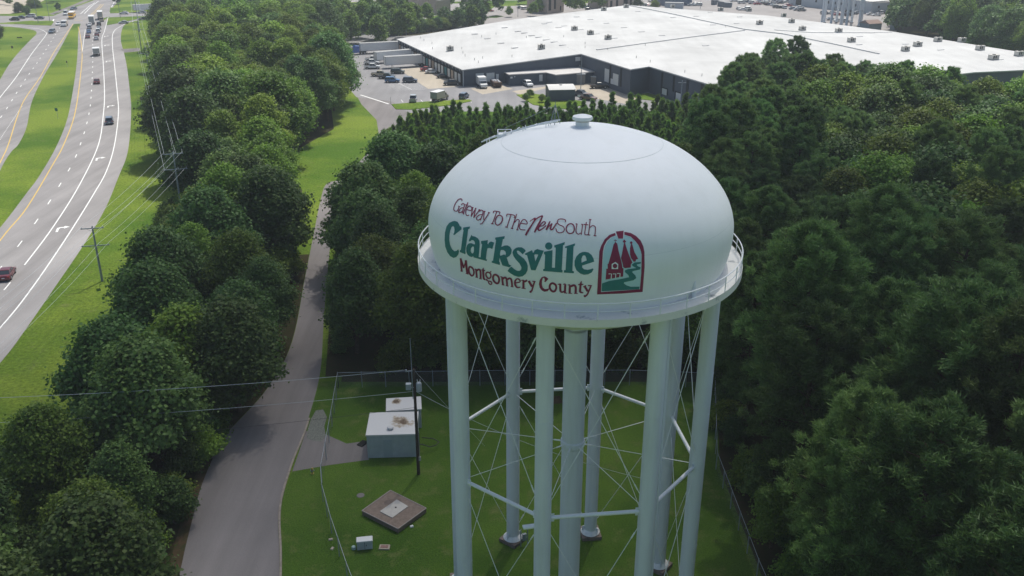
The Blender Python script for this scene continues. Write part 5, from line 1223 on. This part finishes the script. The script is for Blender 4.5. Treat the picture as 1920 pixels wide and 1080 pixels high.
# parked rows behind the roof: small in view, one mesh each
rnd = random.Random(11)
cols = ['white', 'silver', 'black', 'white', 'grey', 'navy', 'silver', 'red', 'white', 'slate']
cname = dict(white='white', silver='silver', black='black', grey='grey', navy='navy', red='red', slate='slate blue', blue='blue')
def parked(px, py, hd, col, kind='sedan', where='in the rows behind the warehouse roof'):
    o = bpy.data.objects.new('parked_car', merged_mesh(kind, col)); link(o); o.location = G(px, py) + Vector((0, 0, .02)); o.rotation_euler = (0, 0, R(hd))
    tag(o, f'{cname[col]} {"sedan" if kind == "sedan" else "tall car"} parked {where}', 'car', f'{cname[col]} {"sedans" if kind == "sedan" else "tall cars"} parked {where}')
far_list = [(1206, 12), (1213, 11), (1222, 13.5), (1231, 12), (1238, 5), (1219, 3.5), (1228, 4), (1296, 11), (1303, 9), (1309, 11), (1375, 3), (1383, 2.5), (1390, 7), (1397, 5), (1404, 4), (1410, 7.5), (1420, 9), (1430, 8), (1437, 9.5), (1444, 10), (1451, 11), (1456, 15), (1385, 18), (1392, 19.5), (1399, 18),
            (1424, 4), (1437, 3), (1450, 5), (1463, 7), (1462, 15.5), (1470, 16), (1478, 12), (1484, 9), (1490, 7), (1487, 18), (1495, 20), (1503, 21), (1515, 12), (1529, 14), (1551, 15.5), (1559, 16), (1567, 19), (1575, 17), (1583, 20), (1591, 23), (1560, 27), (1571, 29), (1583, 29), (1592, 30), (1600, 27), (1607, 26), (1546, 27), (1558, 38), (1572, 40), (1584, 42), (1632, 28.5), (1643, 30), (1650, 26), (1661, 26),
            (977, 16), (984, 18), (918, 22), (812, 39), (1101, 20), (1099, 15), (1462, 3), (1341, 4), (1436, 6), (1500, 15.5), (1477, 5)]
for i, (x, y) in enumerate(far_list):
    w_ = 'in the rows behind the warehouse roof' if x > 1150 else 'near the trees behind the left of the roof'
    parked(x, y, rnd.choice([0, 5, 12, 170, 95, 20]), cols[(i * 7 + i // 3) % 10], 'suv' if i % 3 == 0 else 'sedan', w_)

# ------------------------------------------------------------------ trees
def unit(v): return v / (np.linalg.norm(v, axis=1, keepdims=True) + 1e-9)
def quads_from(c, n, size, rng, asp=1.0):
    """leaf quads centred at c with normals n"""
    m = len(c); t = unit(np.cross(n, rng.normal(size=(m, 3)))); b_ = np.cross(n, t)
    s = size * rng.uniform(.6, 1.25, (m, 1)) / 2; t = t * s; b_ = b_ * s * asp
    # a bent diamond reads as a spray of leaves rather than as a card
    v = np.stack([c - t, c - b_ * .9 + n * s * .25, c + t, c + b_ * .9 + n * s * .25], 1).reshape(-1, 3)
    return v, np.arange(m * 4).reshape(m, 4)
def broad_proto(name, seed, h, cr, lobes, clumps, per, leaf, lm, base_frac=.28, cl_r=.55, upright=1.0):
    rng = np.random.default_rng(seed); LB = []
    zc = h * (base_frac + 1) / 2; hz = h * (1 - base_frac) / 2
    LB.append((0, 0, zc, cr * .72, hz * .82))
    for i in range(lobes):
        a = i * 2.399 + rng.uniform(-.3, .3); t = (i + .5) / lobes; z = h * (base_frac + .06) + (h * (1 - base_frac) * .86) * t; wid = math.sin(math.pi * min(1, .25 + .72 * t)) ** .7
        r = cr * rng.uniform(.24, .5); d = max(0, cr * wid - r * .8) * rng.uniform(.75, 1.25)
        LB.append((d * math.cos(a), d * math.sin(a), z, r, r * rng.uniform(.75, 1.0) * upright))
    C = []; Nn = []; w = np.array([l[3] ** 2 for l in LB]); w[0] *= .7; w /= w.sum()
    while len(C) < clumps:
        l = LB[rng.choice(len(LB), p=w)]; d = rng.normal(size=3); d /= np.linalg.norm(d)
        if d[2] < -.55: continue
        k = rng.uniform(.8, 1.08); p = np.array([l[0] + d[0] * l[3] * k, l[1] + d[1] * l[3] * k, l[2] + d[2] * l[4] * k])
        bad = False
        for q in LB:
            if q is l: continue
            e = ((p[0] - q[0]) / q[3]) ** 2 + ((p[1] - q[1]) / q[3]) ** 2 + ((p[2] - q[2]) / q[4]) ** 2
            if e < .55: bad = True; break
        if bad: continue
        C.append(p); Nn.append(d)
    C = np.array(C); Nn = np.array(Nn); rep = rng.poisson(per, len(C)) + 4
    idx = np.repeat(np.arange(len(C)), rep); off = rng.normal(size=(len(idx), 3)) * cl_r * np.repeat(rng.uniform(.6, 1.35, len(C)), rep)[:, None]; off[:, 2] *= .6
    c = C[idx] + off; n = unit(Nn[idx] * .55 + np.array([0, 0, .55]) + rng.normal(size=(len(idx), 3)) * .55)
    v, f = quads_from(c, n, leaf, rng); tone = np.clip(rng.normal(.45, .22, len(idx)) + np.repeat(rng.normal(0, .16, len(C)), rep), 0, 1)
    me = np_mesh(name + '_crown', v, f, lm, tone)
    b = MB(); b.path([(0, 0, -.2), (.05, .02, h * .2), (-.05, .05, h * .45), (0, 0, h * .72), (.1, 0, h * .9)], [h * .022, h * .017, h * .013, h * .008, h * .003], 7)
    for l in LB[1:]:
        z0 = max(h * .15, l[2] - h * .22); b.path([(0, 0, z0), (l[0] * .5, l[1] * .5, (z0 + l[2]) / 2 - .1), (l[0], l[1], l[2])], [h * .009, h * .006, h * .002], 5)
    return me, b.mesh(name + '_trunk', M_bark, True)
def pine_proto(name, seed, h, Rr, tufts, per, lm, base_frac=.3, shape='round', ln=.5, wd=.10, tr=.45):
    rng = np.random.default_rng(seed); C = []; D = []
    b = MB(); b.path([(0, 0, -.2), (.05, 0, h * .35), (-.04, .04, h * .7), (0, 0, h * .97)], [h * .016, h * .012, h * .008, h * .003], 7)
    nb = int(tufts / 9)
    for i in range(nb):
        t = base_frac + (1 - base_frac) * ((i + .5) / nb) ** .85; u = (t - base_frac) / (1 - base_frac)
        Lr = Rr * (math.sqrt(max(0, 1 - u ** 3.6)) * (.62 + .38 * min(1, u * 3)) if shape == 'round' else (1 - u) ** .85 + .04) * rng.uniform(.72, 1.12)
        a = i * 2.399 + rng.uniform(-.4, .4); rise = rng.uniform(.02, .3) * Lr + (.25 * Lr if u > .6 else 0); z0 = t * h - rise * .6
        tip = np.array([Lr * math.cos(a), Lr * math.sin(a), z0 + rise])
        if i % 2 == 0: b.path([(0, 0, z0), (tip[0] * .6, tip[1] * .6, z0 + rise * .45), tuple(tip * [.95, .95, 1])], [.07, .04, .015], 4)
        k = rng.poisson(9) + 2
        for j in range(k):
            q = rng.uniform(.35, 1.0) ** .7; p = np.array([0, 0, z0]) * (1 - q) + tip * q + rng.normal(size=3) * [.22 * Lr * .6, .22 * Lr * .6, .12 * Lr * .5 + .12]
            C.append(p); dd = np.array([math.cos(a) * .5, math.sin(a) * .5, .75]) + rng.normal(size=3) * .35; D.append(dd / np.linalg.norm(dd))
    for j in range(5): C.append(np.array([rng.normal() * .15, rng.normal() * .15, h * (.9 + .025 * j)])); D.append(np.array([0, 0, 1.]))
    C = np.array(C); D = np.array(D); m = len(C); idx = np.repeat(np.arange(m), per)
    d = unit(D[idx] * .75 + rng.normal(size=(len(idx), 3)) * .75); d[:, 2] = np.abs(d[:, 2]) * .8 + d[:, 2] * .2
    d = unit(d); st = C[idx] + rng.normal(size=(len(idx), 3)) * tr * .45; L_ = ln * rng.uniform(.6, 1.2, (len(idx), 1))
    side = unit(np.cross(d, rng.normal(size=(len(idx), 3)))) * wd * .5
    v = np.stack([st - side, st + side, st + d * L_], 1).reshape(-1, 3); f = np.arange(len(idx) * 3).reshape(-1, 3)
    tone = np.clip(rng.normal(.45, .2, len(idx)) + np.repeat(rng.normal(0, .15, m), per), 0, 1)
    return np_mesh(name + '_crown', v, f, lm, tone), b.mesh(name + '_trunk', M_bark, True)

PR = {}
PR['b1'] = broad_proto('broad', 1, 14, 4.6, 12, 620, 34, .35, L_broad)
PR['b2'] = broad_proto('broad', 2, 16, 4.2, 14, 660, 34, .34, L_broad, .22)
PR['b3'] = broad_proto('broad', 3, 12, 4.8, 12, 600, 34, .37, L_blue, .2)
PR['b4'] = broad_proto('broad', 4, 15, 3.6, 13, 520, 34, .34, L_blue, .25, upright=1.3)
PR['y1'] = broad_proto('yellow', 5, 12, 4.4, 12, 400, 32, .38, L_yellow, .3)
PR['y2'] = broad_proto('yellow', 6, 10, 3.4, 9, 260, 30, .34, L_yellow, .3)
PR['s1'] = broad_proto('shrub', 7, 5, 2.8, 7, 260, 20, .32, L_broad, .05, .4)
PR['s2'] = broad_proto('shrub', 8, 6, 2.4, 7, 240, 20, .32, L_blue, .05, .4)
PR['p1'] = pine_proto('pine', 11, 20, 4.6, 646, 88, L_pine, .28, wd=.085, ln=.4, tr=.36)
PR['p2'] = pine_proto('pine', 12, 21.5, 4.1, 629, 88, L_pine, .34, wd=.085, ln=.4, tr=.36)
PR['p3'] = pine_proto('pine', 13, 18.5, 5.0, 680, 88, L_pine, .22, wd=.085, ln=.4, tr=.36)
PR['j1'] = pine_proto('youngpine', 21, 7.2, 1.75, 170, 22, L_young, .04, 'cone', .5, .16, .25)
PR['j2'] = pine_proto('youngpine', 22, 7.8, 1.6, 160, 22, L_young, .04, 'cone', .5, .16, .25)
PR['o1'] = broad_proto('ornamental', 9, 7, 3.0, 8, 220, 18, .45, L_yellow, .25)

BL = []; RADS = dict(b1=14, b2=16, b3=12, b4=15, y1=12, y2=10)
def plant(pr, x, y, s, label, cat, group, name, rz=None, sz=1.0, rnd=random, now=False):
    if name == 'broadleaf_tree' and group and not now:
        BL.append((s * RADS.get(pr, 7) / PX((x, y, 5))[2], pr, x, y, s, label, cat, group, name, rnd.uniform(0, 6.28))); return
    c, t = PR[pr]; root = empty(name, (x, y, 0), rnd.uniform(0, 6.28) if rz is None else rz, label, cat, group); root.scale = (s, s, s * sz); lean = .09 if name == 'young_pine' else .035; root.rotation_euler.x = rnd.uniform(-lean, lean); root.rotation_euler.y = rnd.uniform(-lean, lean)
    link(bpy.data.objects.new('trunk', t), root); link(bpy.data.objects.new('crown', c), root); return root
def in_poly(x, y, P):
    c = False; n = len(P); j = n - 1
    for i in range(n):
        if (P[i][1] > y) != (P[j][1] > y) and x < (P[j][0] - P[i][0]) * (y - P[i][1]) / (P[j][1] - P[i][1]) + P[i][0]: c = not c
        j = i
    return c
def scatter(P, d, seed, h=15, margin=90, tries=9000):
    rnd = random.Random(seed); x0 = min(p[0] for p in P); x1 = max(p[0] for p in P); y0 = min(p[1] for p in P); y1 = max(p[1] for p in P); out = []; cell = {}
    for _ in range(tries):
        x, y = rnd.uniform(x0, x1), rnd.uniform(y0, y1)
        if not in_poly(x, y, P): continue
        a = PX((x, y, 0)); c = PX((x, y, h))
        if a[2] < 5 or c[2] < 5: continue
        if max(a[0], c[0]) < -margin or min(a[0], c[0]) > 1920 + margin or c[1] > 1080 + margin or a[1] < -10: continue
        k = (int(x // d), int(y // d)); ok = True
        for i in (-1, 0, 1):
            for j in (-1, 0, 1):
                for q in cell.get((k[0] + i, k[1] + j), ()):
                    if (q[0] - x) ** 2 + (q[1] - y) ** 2 < d * d: ok = False
        if ok: cell.setdefault(k, []).append((x, y)); out.append((x, y))
    return out
rt = random.Random(5)
# strip of broadleaf trees between highway and service road
STRIP = [(-28, 36), (-30.2, 57), (-31.6, 64), (-32.6, 73), (-30.8, 82), (-29, 91), (-30.2, 104), (-32.4, 118), (-35.8, 136), (-39, 152), (-44.5, 170), (-50.5, 188), (-49, 215), (-46.5, 235), (-46.5, 252), (-51, 272), (-61, 300), (-67, 330), (-70, 366), (-113, 368), (-137, 368), (-120, 322), (-100, 270), (-85, 232), (-73.5, 201), (-63.5, 178), (-57, 159), (-51, 141), (-49.5, 126), (-47.5, 108), (-43.5, 97), (-41, 87), (-42, 78), (-46, 69), (-45, 52), (-40, 36)]
for i, (x, y) in enumerate(scatter(STRIP, 6.0, 3)):
    near = y < 108
    pr = rt.choice(['b1', 'b2', 'b2', 'b4', 'b4', 'b3', 'b2', 'y1', 'y1'] if y > 165 else ['b1', 'b3', 'b3', 'b4', 's2', 'b1'])
    hh = 12 if near else (13.5 if y < 165 else 16.5)
    if y < 75: hh = 10.5
    base_h = dict(b1=14, b2=16, b3=12, b4=15, y1=12, s2=6)[pr]; hh *= rt.uniform(.85, 1.15); s = hh / base_h
    if pr == 's2': s = 1.1
    dsc = dict(b1='rounded mid green', b2='tall mid green', b3='broad cool green', b4='upright cool green', y1='yellow green', s2='low bushy')[pr]
    zone = 'near end of the strip beside the service road' if near else ('middle of the strip left of the service road' if y < 173 else 'large stand between highway and car park')
    plant(pr, x, y, s, f'{dsc} tree in the {zone}', 'broadleaf tree', f'{dsc} trees, {zone}', 'broadleaf_tree', rnd=rt)
# understorey that closes the near edges
EDGE = [(-39, 100), (-37.5, 120), (-40, 145), (-44, 168), (-47, 190), (-52, 80), (-56, 100), (-60, 125), (-66, 150), (-70, 175)]
for k, (a, c) in enumerate((((-36.2, 44), (-37, 104)), ((-37, 106), (-42.5, 165)), ((-47, 52), (-49, 98)), ((-55, 120), (-70, 182)), ((-23.6, 117), (-29, 165)), ((-19, 114), (30, 114)), ((29.5, 112), (27, 92)), ((27.5, 88), (29, 60)))):
    a = Vector(a) * KS; c = Vector(c) * KS; n = int((c - a).length / 3.4)
    w_ = ['road side of the near strip', 'road side of the middle strip', 'verge side of the near strip', 'verge side of the middle strip', 'right edge of the service road', 'back fence of the lawn', 'far right corner of the lawn', 'right hand fence below the pines'][k]
    for i in range(n):
        p = a.lerp(c, (i + .5) / n); pr = 's1' if (i + k) % 2 else 's2'
        plant(pr, p.x + rt.uniform(-1, 1), p.y + rt.uniform(-1, 1), rt.uniform(.6, 1.05) * (.7 if k > 5 else 1), f'low leafy bush along the {w_}', 'bush', f'bushes along the {w_}', 'bush', rnd=rt)
# standouts
q = G(335, 590, 12.0); plant('y1', q.x, q.y, 1.0, 'bright yellow green tree standing out in the near strip', 'broadleaf tree', None, 'broadleaf_tree', .4)
q = G(1452, 975, 3); plant('y2', q.x, q.y, .6, 'small bright yellow green sapling by the fence below the pines', 'sapling', None, 'sapling', 1.2)
q = G(2, 90); plant('b4', q.x - 2, q.y, .8, 'single dark tree cut by the left edge of the frame above the highway', 'broadleaf tree', None, 'broadleaf_tree', 1)
q = G(5, 960); plant('b3', q.x, q.y, .55, 'dark round tree at the bottom left corner on the verge', 'broadleaf tree', None, 'broadleaf_tree', 2)
for x, y in ((1016, 192), (986, 190), (994, 183)): q = G(x, y); plant('o1', q.x, q.y, .32, 'thin young tree on the lawn by the outbuilding', 'sapling', 'saplings on the lawn by the outbuilding', 'sapling', rnd=rt)
# wood behind and beside the tank
MIX = [(-19, 96.8), (-20.2, 105), (-21.3, 114), (-22.6, 129), (-24.2, 149), (-10, 150), (28, 150), (30, 128), (28, 96.8)]
for i, (x, y) in enumerate(scatter(MIX, 6.6, 7)):
    pr = rt.choice(['b1', 'b3', 'b4', 'b2']); hh = rt.uniform(12, 16); s = hh / dict(b1=14, b2=16, b3=12, b4=15)[pr]
    dsc = dict(b1='rounded mid green', b2='tall mid green', b3='broad cool green', b4='upright cool green')[pr]
    plant(pr, x, y, s, f'{dsc} tree in the dark wood behind the tank', 'broadleaf tree', f'{dsc} trees in the wood behind the tank', 'broadleaf_tree', rnd=rt)
SIL = [(1250, 215), (1290, 200), (1350, 150), (1400, 88), (1440, 64), (1510, 64), (1590, 110), (1650, 103), (1750, 96), (1800, 118), (1830, 142), (1870, 152), (1960, 168)]
def fit_top(x, y, s, h):
    for _ in range(12):
        p = PX((x, y, h * s)); yy = np.interp(p[0], [q[0] for q in SIL], [q[1] for q in SIL])
        if p[1] >= yy: break
        s *= .94
    return s
for qx, qy, hz_, pr_, s_, lb_ in ((1455, 72, 19, 'p3', 1.0, 'highest pine top in the middle of the far wood edge'), (1500, 70, 19, 'p1', .95, 'pine top just right of the highest one at the far wood edge'), (1405, 100, 19, 'p3', 1.0, 'pine on the left shoulder of the far wood edge'),
                                (1800, 690, 20, 'p3', 1.42, 'biggest near pine filling the lower right corner'), (1650, 960, 15, 'p1', 1.0, 'lower pine in front of the biggest one at the bottom right')):
    q_ = G(qx, qy, hz_); plant(pr_, q_.x, q_.y, s_, lb_, 'pine tree', None, 'pine_tree', .5)
PINES = ks([(31, 116), (34, 150), (36, 174), (42, 196), (52, 222), (60, 250), (75, 276), (100, 270), (112, 255), (118, 236), (128, 224), (150, 200), (140, 150), (115, 105), (85, 60), (70, 34), (27, 34), (28, 60), (27.5, 88)])
for i, (x, y) in enumerate(scatter(PINES, 5.5, 9, 22, tries=26000)):
    light = x > 48 + (y - 130) * .25 and 104 < y < 212 and rt.random() < .6
    if light:
        pr = rt.choice(['b1', 'b3', 'y1', 'b2']); hh = rt.uniform(15, 19); s = fit_top(x, y, hh / dict(b1=14, b2=16, b3=12, y1=12)[pr], dict(b1=14, b2=16, b3=12, y1=12)[pr]); dsc = dict(b1='rounded mid green', b2='tall mid green', b3='broad cool green', y1='yellow green')[pr]
        plant(pr, x, y, s, f'{dsc} tree among the pines on the right', 'broadleaf tree', f'{dsc} trees among the right hand pines', 'broadleaf_tree', rnd=rt)
    else:
        pr = rt.choice(['p1', 'p2', 'p3']); s = rt.uniform(.84, 1.06) * (.92 if y > 165 else (1.2 if y < 88 else 1)); s = fit_top(x, y, s, 21); dsc = dict(p1='round crowned', p2='tall narrow', p3='wide spreading')[pr]
        zn = 'near the camera on the right' if y < 95 else ('in the right hand wood' if y < 165 else 'at the far edge of the right hand wood')
        plant(pr, x, y, s, f'{dsc} dark pine {zn}', 'pine tree', f'{dsc} pines {zn}', 'pine_tree', rnd=rt)
for i, (x, y) in enumerate(scatter([(28, 40), (29.5, 60), (29.5, 96), (44, 96), (56, 80), (46, 40)], 3.6, 31, 6)):
    plant('s2' if i % 2 else 's1', x, y, rt.uniform(.7, 1.1), 'shaded bush on the forest floor beneath the right hand pines', 'bush', 'bushes beneath the right hand pines', 'bush', rnd=rt)
# plantation of young pines
PLANT = [(-28, 176), (-26, 152), (0, 153), (29, 153), (34, 172), (43, 200), (48, 224), (36, 228), (8, 222), (-14, 219), (-24, 212), (-28, 195)]
pl = scatter(PLANT, 2.0, 13, 8, tries=60000)
pl.sort(key=lambda p: p[1] - (60 if abs(p[0] - 9) > 26 else 0) - (40 if p[1] > 195 else 0))
REST = []
for i, (x, y) in enumerate(pl):
    pr = 'j1' if i % 2 else 'j2'; s = rt.uniform(.78, 1.12)
    s *= rt.choice((.74, .85, .95, 1, 1, 1.08, 1.16))
    if i < 300: plant(pr, x, y, s, ('bushy' if pr == 'j1' else 'slender') + ' young pine in the dense plantation before the warehouse', 'young pine', ('bushy' if pr == 'j1' else 'slender') + ' young pines of the plantation', 'young_pine', rnd=rt)
    else: REST.append((pr, x, y, s, rt.uniform(0, 6.28)))
def join_stuff(name, items, label):
    # items: (mesh, x, y, scale, rot, material index), mats shared; leaves only, trunks are lost inside the mass
    vv, ff, tt, base_ = [], [], [], 0
    for me, x, y, s, a in items:
        n_ = len(me.vertices); k = len(me.polygons[0].vertices); co = np.empty(n_ * 3, np.float32); me.vertices.foreach_get('co', co); c_, s_ = math.cos(a), math.sin(a)
        vv.append((co.reshape(-1, 3) * s) @ np.array([[c_, s_, 0], [-s_, c_, 0], [0, 0, 1]]) + np.array([x, y, 0])); ff.append(np.arange(n_).reshape(-1, k) + base_); base_ += n_
        t_ = np.empty(n_ // k, np.float32); me.attributes['tone'].data.foreach_get('value', t_); tt.append(t_)
    me = np_mesh(name, np.concatenate(vv), np.concatenate(ff), items[0][0].materials[0], np.concatenate(tt)); o = link(bpy.data.objects.new(name, me)); o['kind'] = 'stuff'; o['label'] = label
if REST: join_stuff('pine_thicket', [(PR[r[0]][0], r[1], r[2], r[3], r[4]) for r in REST], 'mass of young pines closing the plantation')
# trees beyond the car park, along the junction and behind the warehouse
def gpoly(pts): return [tuple(G(*p).xy) for p in pts]
FARS = gpoly([(330, 50), (640, 70), (742, 75), (760, 52), (735, 30), (700, 42), (640, 28), (560, 22), (420, 16), (330, 20)])
for i, (x, y) in enumerate(scatter(ks([(-160, 420), (-62, 425), (-58, 440), (-46, 446), (-66, 520), (-110, 540), (-190, 560), (-185, 500)]), 9, 17)):
    pr = rt.choice(['b1', 'b2', 'b3', 'b4', 'b1', 'y1']); hh = rt.uniform(11, 15); s = hh / dict(b1=14, b2=16, b3=12, b4=15, y1=12)[pr]; dsc = dict(b1='rounded mid green', b2='tall mid green', b3='broad cool green', b4='upright cool green', y1='yellow green')[pr]
    plant(pr, x, y, s, f'{dsc} tree in the far belt behind the car park', 'broadleaf tree', f'{dsc} trees in the far belt', 'broadleaf_tree', rnd=rt)
singles = [('b2', 758, 22, 1.0), ('b2', 765, 24, .9), ('b1', 778, 55, .8), ('y1', 775, 48, .8), ('y1', 800, 45, .75), ('b3', 833, 48, .65), ('b3', 858, 52, .7), ('b2', 842, 20, .8), ('b3', 872, 45, .75), ('b1', 886, 50, .7), ('b3', 893, 35, .9), ('b1', 906, 32, .85), ('b1', 878, 25, .9), ('b4', 935, 29, .8), ('y2', 955, 32, .7), ('o1', 1000, 30, .9), ('o1', 1010, 25, 1), ('b4', 905, 47, .55), ('b4', 1022, 8, .6), ('b3', 979, 8, .6), ('b4', 1007, 3, .6),
           ('y1', 1075, 26, 1.05), ('y1', 1088, 22, .9), ('y1', 1120, 18, 1.0), ('y1', 1132, 16, .8), ('s2', 1195, 13, 1.2), ('s1', 1228, 14.5, .8), ('b4', 8, 8, .5), ('b4', 62, 12, .5), ('b4', 100, 5, .7), ('b4', 108, 2, .7), ('b4', 111, 24, .35), ('y2', 18, 10, .6), ('s1', 60, 15, .9), ('s1', 70, 15, .9), ('s2', 35, 24, .9), ('s1', 42, 23, .8), ('s2', 52, 27, .7), ('b4', 430, 12, .9), ('b3', 470, 8, .9), ('b4', 520, 5, .9), ('b3', 220, 8, .4), ('b2', 700, 3, .7), ('y1', 665, 6, .8), ('b3', 640, 10, .9)]
for i, (pr, x, y, s) in enumerate(singles):
    q = G(x, y); dsc = dict(b1='rounded mid green', b2='tall dark green', b3='broad cool green', b4='upright cool green', y1='round light green', y2='golden green', o1='small light green', s1='low green', s2='low dark green')[pr]
    wh = 'beside the junction at the top left' if x < 260 else ('behind the left half of the white roof' if x > 740 else 'at the top edge beyond the middle wood')
    plant(pr, q.x, q.y, s, f'{dsc} {"bush" if pr[0] == "s" else "tree"} {wh}', 'bush' if pr[0] == 's' else 'broadleaf tree', f'{dsc} plants {wh}', 'bush' if pr[0] == 's' else 'broadleaf_tree', rnd=rt)
for x in range(742, 905, 13):
    q = G(x, 66 - (x - 742) * .12); plant('s1' if x % 2 else 's2', q.x, q.y, 1.0, 'low bush hugging the back eave of the warehouse', 'bush', 'bushes along the back eave of the warehouse', 'bush', rnd=rt)
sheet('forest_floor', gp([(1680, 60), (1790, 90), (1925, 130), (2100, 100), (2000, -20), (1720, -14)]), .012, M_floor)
RIGHT = gpoly([(1684, 66), (1790, 96), (1925, 130), (1990, 60), (1960, -8), (1730, -10), (1700, 20)])
for i, (x, y) in enumerate(scatter(RIGHT, 9.5, 23, 16)):
    pr = rt.choice(['b1', 'b2', 'b3', 'b3', 'b4']); hh = rt.uniform(14, 20); s = hh / dict(b1=14, b2=16, b3=12, b4=15)[pr]; dsc = dict(b1='rounded mid green', b2='tall mid green', b3='broad cool green', b4='upright cool green')[pr]
    plant(pr, x, y, s, f'{dsc} tree in the wood behind the right end of the roof', 'broadleaf tree', f'{dsc} trees behind the right end of the roof', 'broadleaf_tree', rnd=rt)
BL.sort(key=lambda q: -q[0])
for q in BL[:300]: plant(*q[1:10], now=True)
FP = {k: broad_proto('far_' + k, 40 + i, hh, cr, 8, 150, 15, .85, lm, .2, .6) for i, (k, hh, cr, lm) in enumerate((('b1', 14, 4.8, L_broad), ('b2', 16, 4.4, L_broad), ('b3', 12, 5.0, L_blue), ('b4', 15, 4.0, L_blue), ('y1', 12, 4.5, L_yellow)))}
vv, ff, tt, mm, base_ = [], [], [], [], 0
WM = [L_broad, L_blue, L_yellow]
for q in BL[300:]:
    pr, x, y, s = q[1:5]; pr = pr if pr in FP else 'y1'; me = FP[pr][0]; n_ = len(me.vertices)
    co = np.empty(n_ * 3, np.float32); me.vertices.foreach_get('co', co); co = co.reshape(-1, 3) * s * (1 if q[1] in FP else .6); a = q[9]
    c_, s_ = math.cos(a), math.sin(a); co = co @ np.array([[c_, s_, 0], [-s_, c_, 0], [0, 0, 1]]) + np.array([x, y, 0])
    vv.append(co); ff.append(np.arange(n_).reshape(-1, 4) + base_); base_ += n_
    t_ = np.empty(n_ // 4, np.float32); me.attributes['tone'].data.foreach_get('value', t_); tt.append(t_); mm.append(np.full(n_ // 4, {'b1': 0, 'b2': 0, 'b3': 1, 'b4': 1, 'y1': 2}[pr], np.int32))
if vv:
    me = np_mesh('far_woodland', np.concatenate(vv), np.concatenate(ff), WM[0], np.concatenate(tt)); me.materials.append(WM[1]); me.materials.append(WM[2]); me.polygons.foreach_set('material_index', np.concatenate(mm))
    o = link(bpy.data.objects.new('far_woodland', me)); o['kind'] = 'stuff'; o['label'] = 'distant broadleaf woodland beyond the nearer trees'
print('BL', len(BL))
print('OBJS', len(bpy.data.objects))

# ------------------------------------------------------------------ air
hm = bpy.data.materials.new('haze_air'); hm.use_nodes = True; N = hm.node_tree.nodes; N.remove(N['Principled BSDF'])
pv = N.new('ShaderNodeVolumePrincipled'); pv.inputs['Color'].default_value = (.80, .88, .95, 1); pv.inputs['Density'].default_value = .0003; pv.inputs['Anisotropy'].default_value = .25
hm.node_tree.links.new(pv.outputs[0], N['Material Output'].inputs['Volume'])
hz = MB().box((0, 350, 27), (2400, 1900, 56)).build('haze', hm); hz['kind'] = 'stuff'
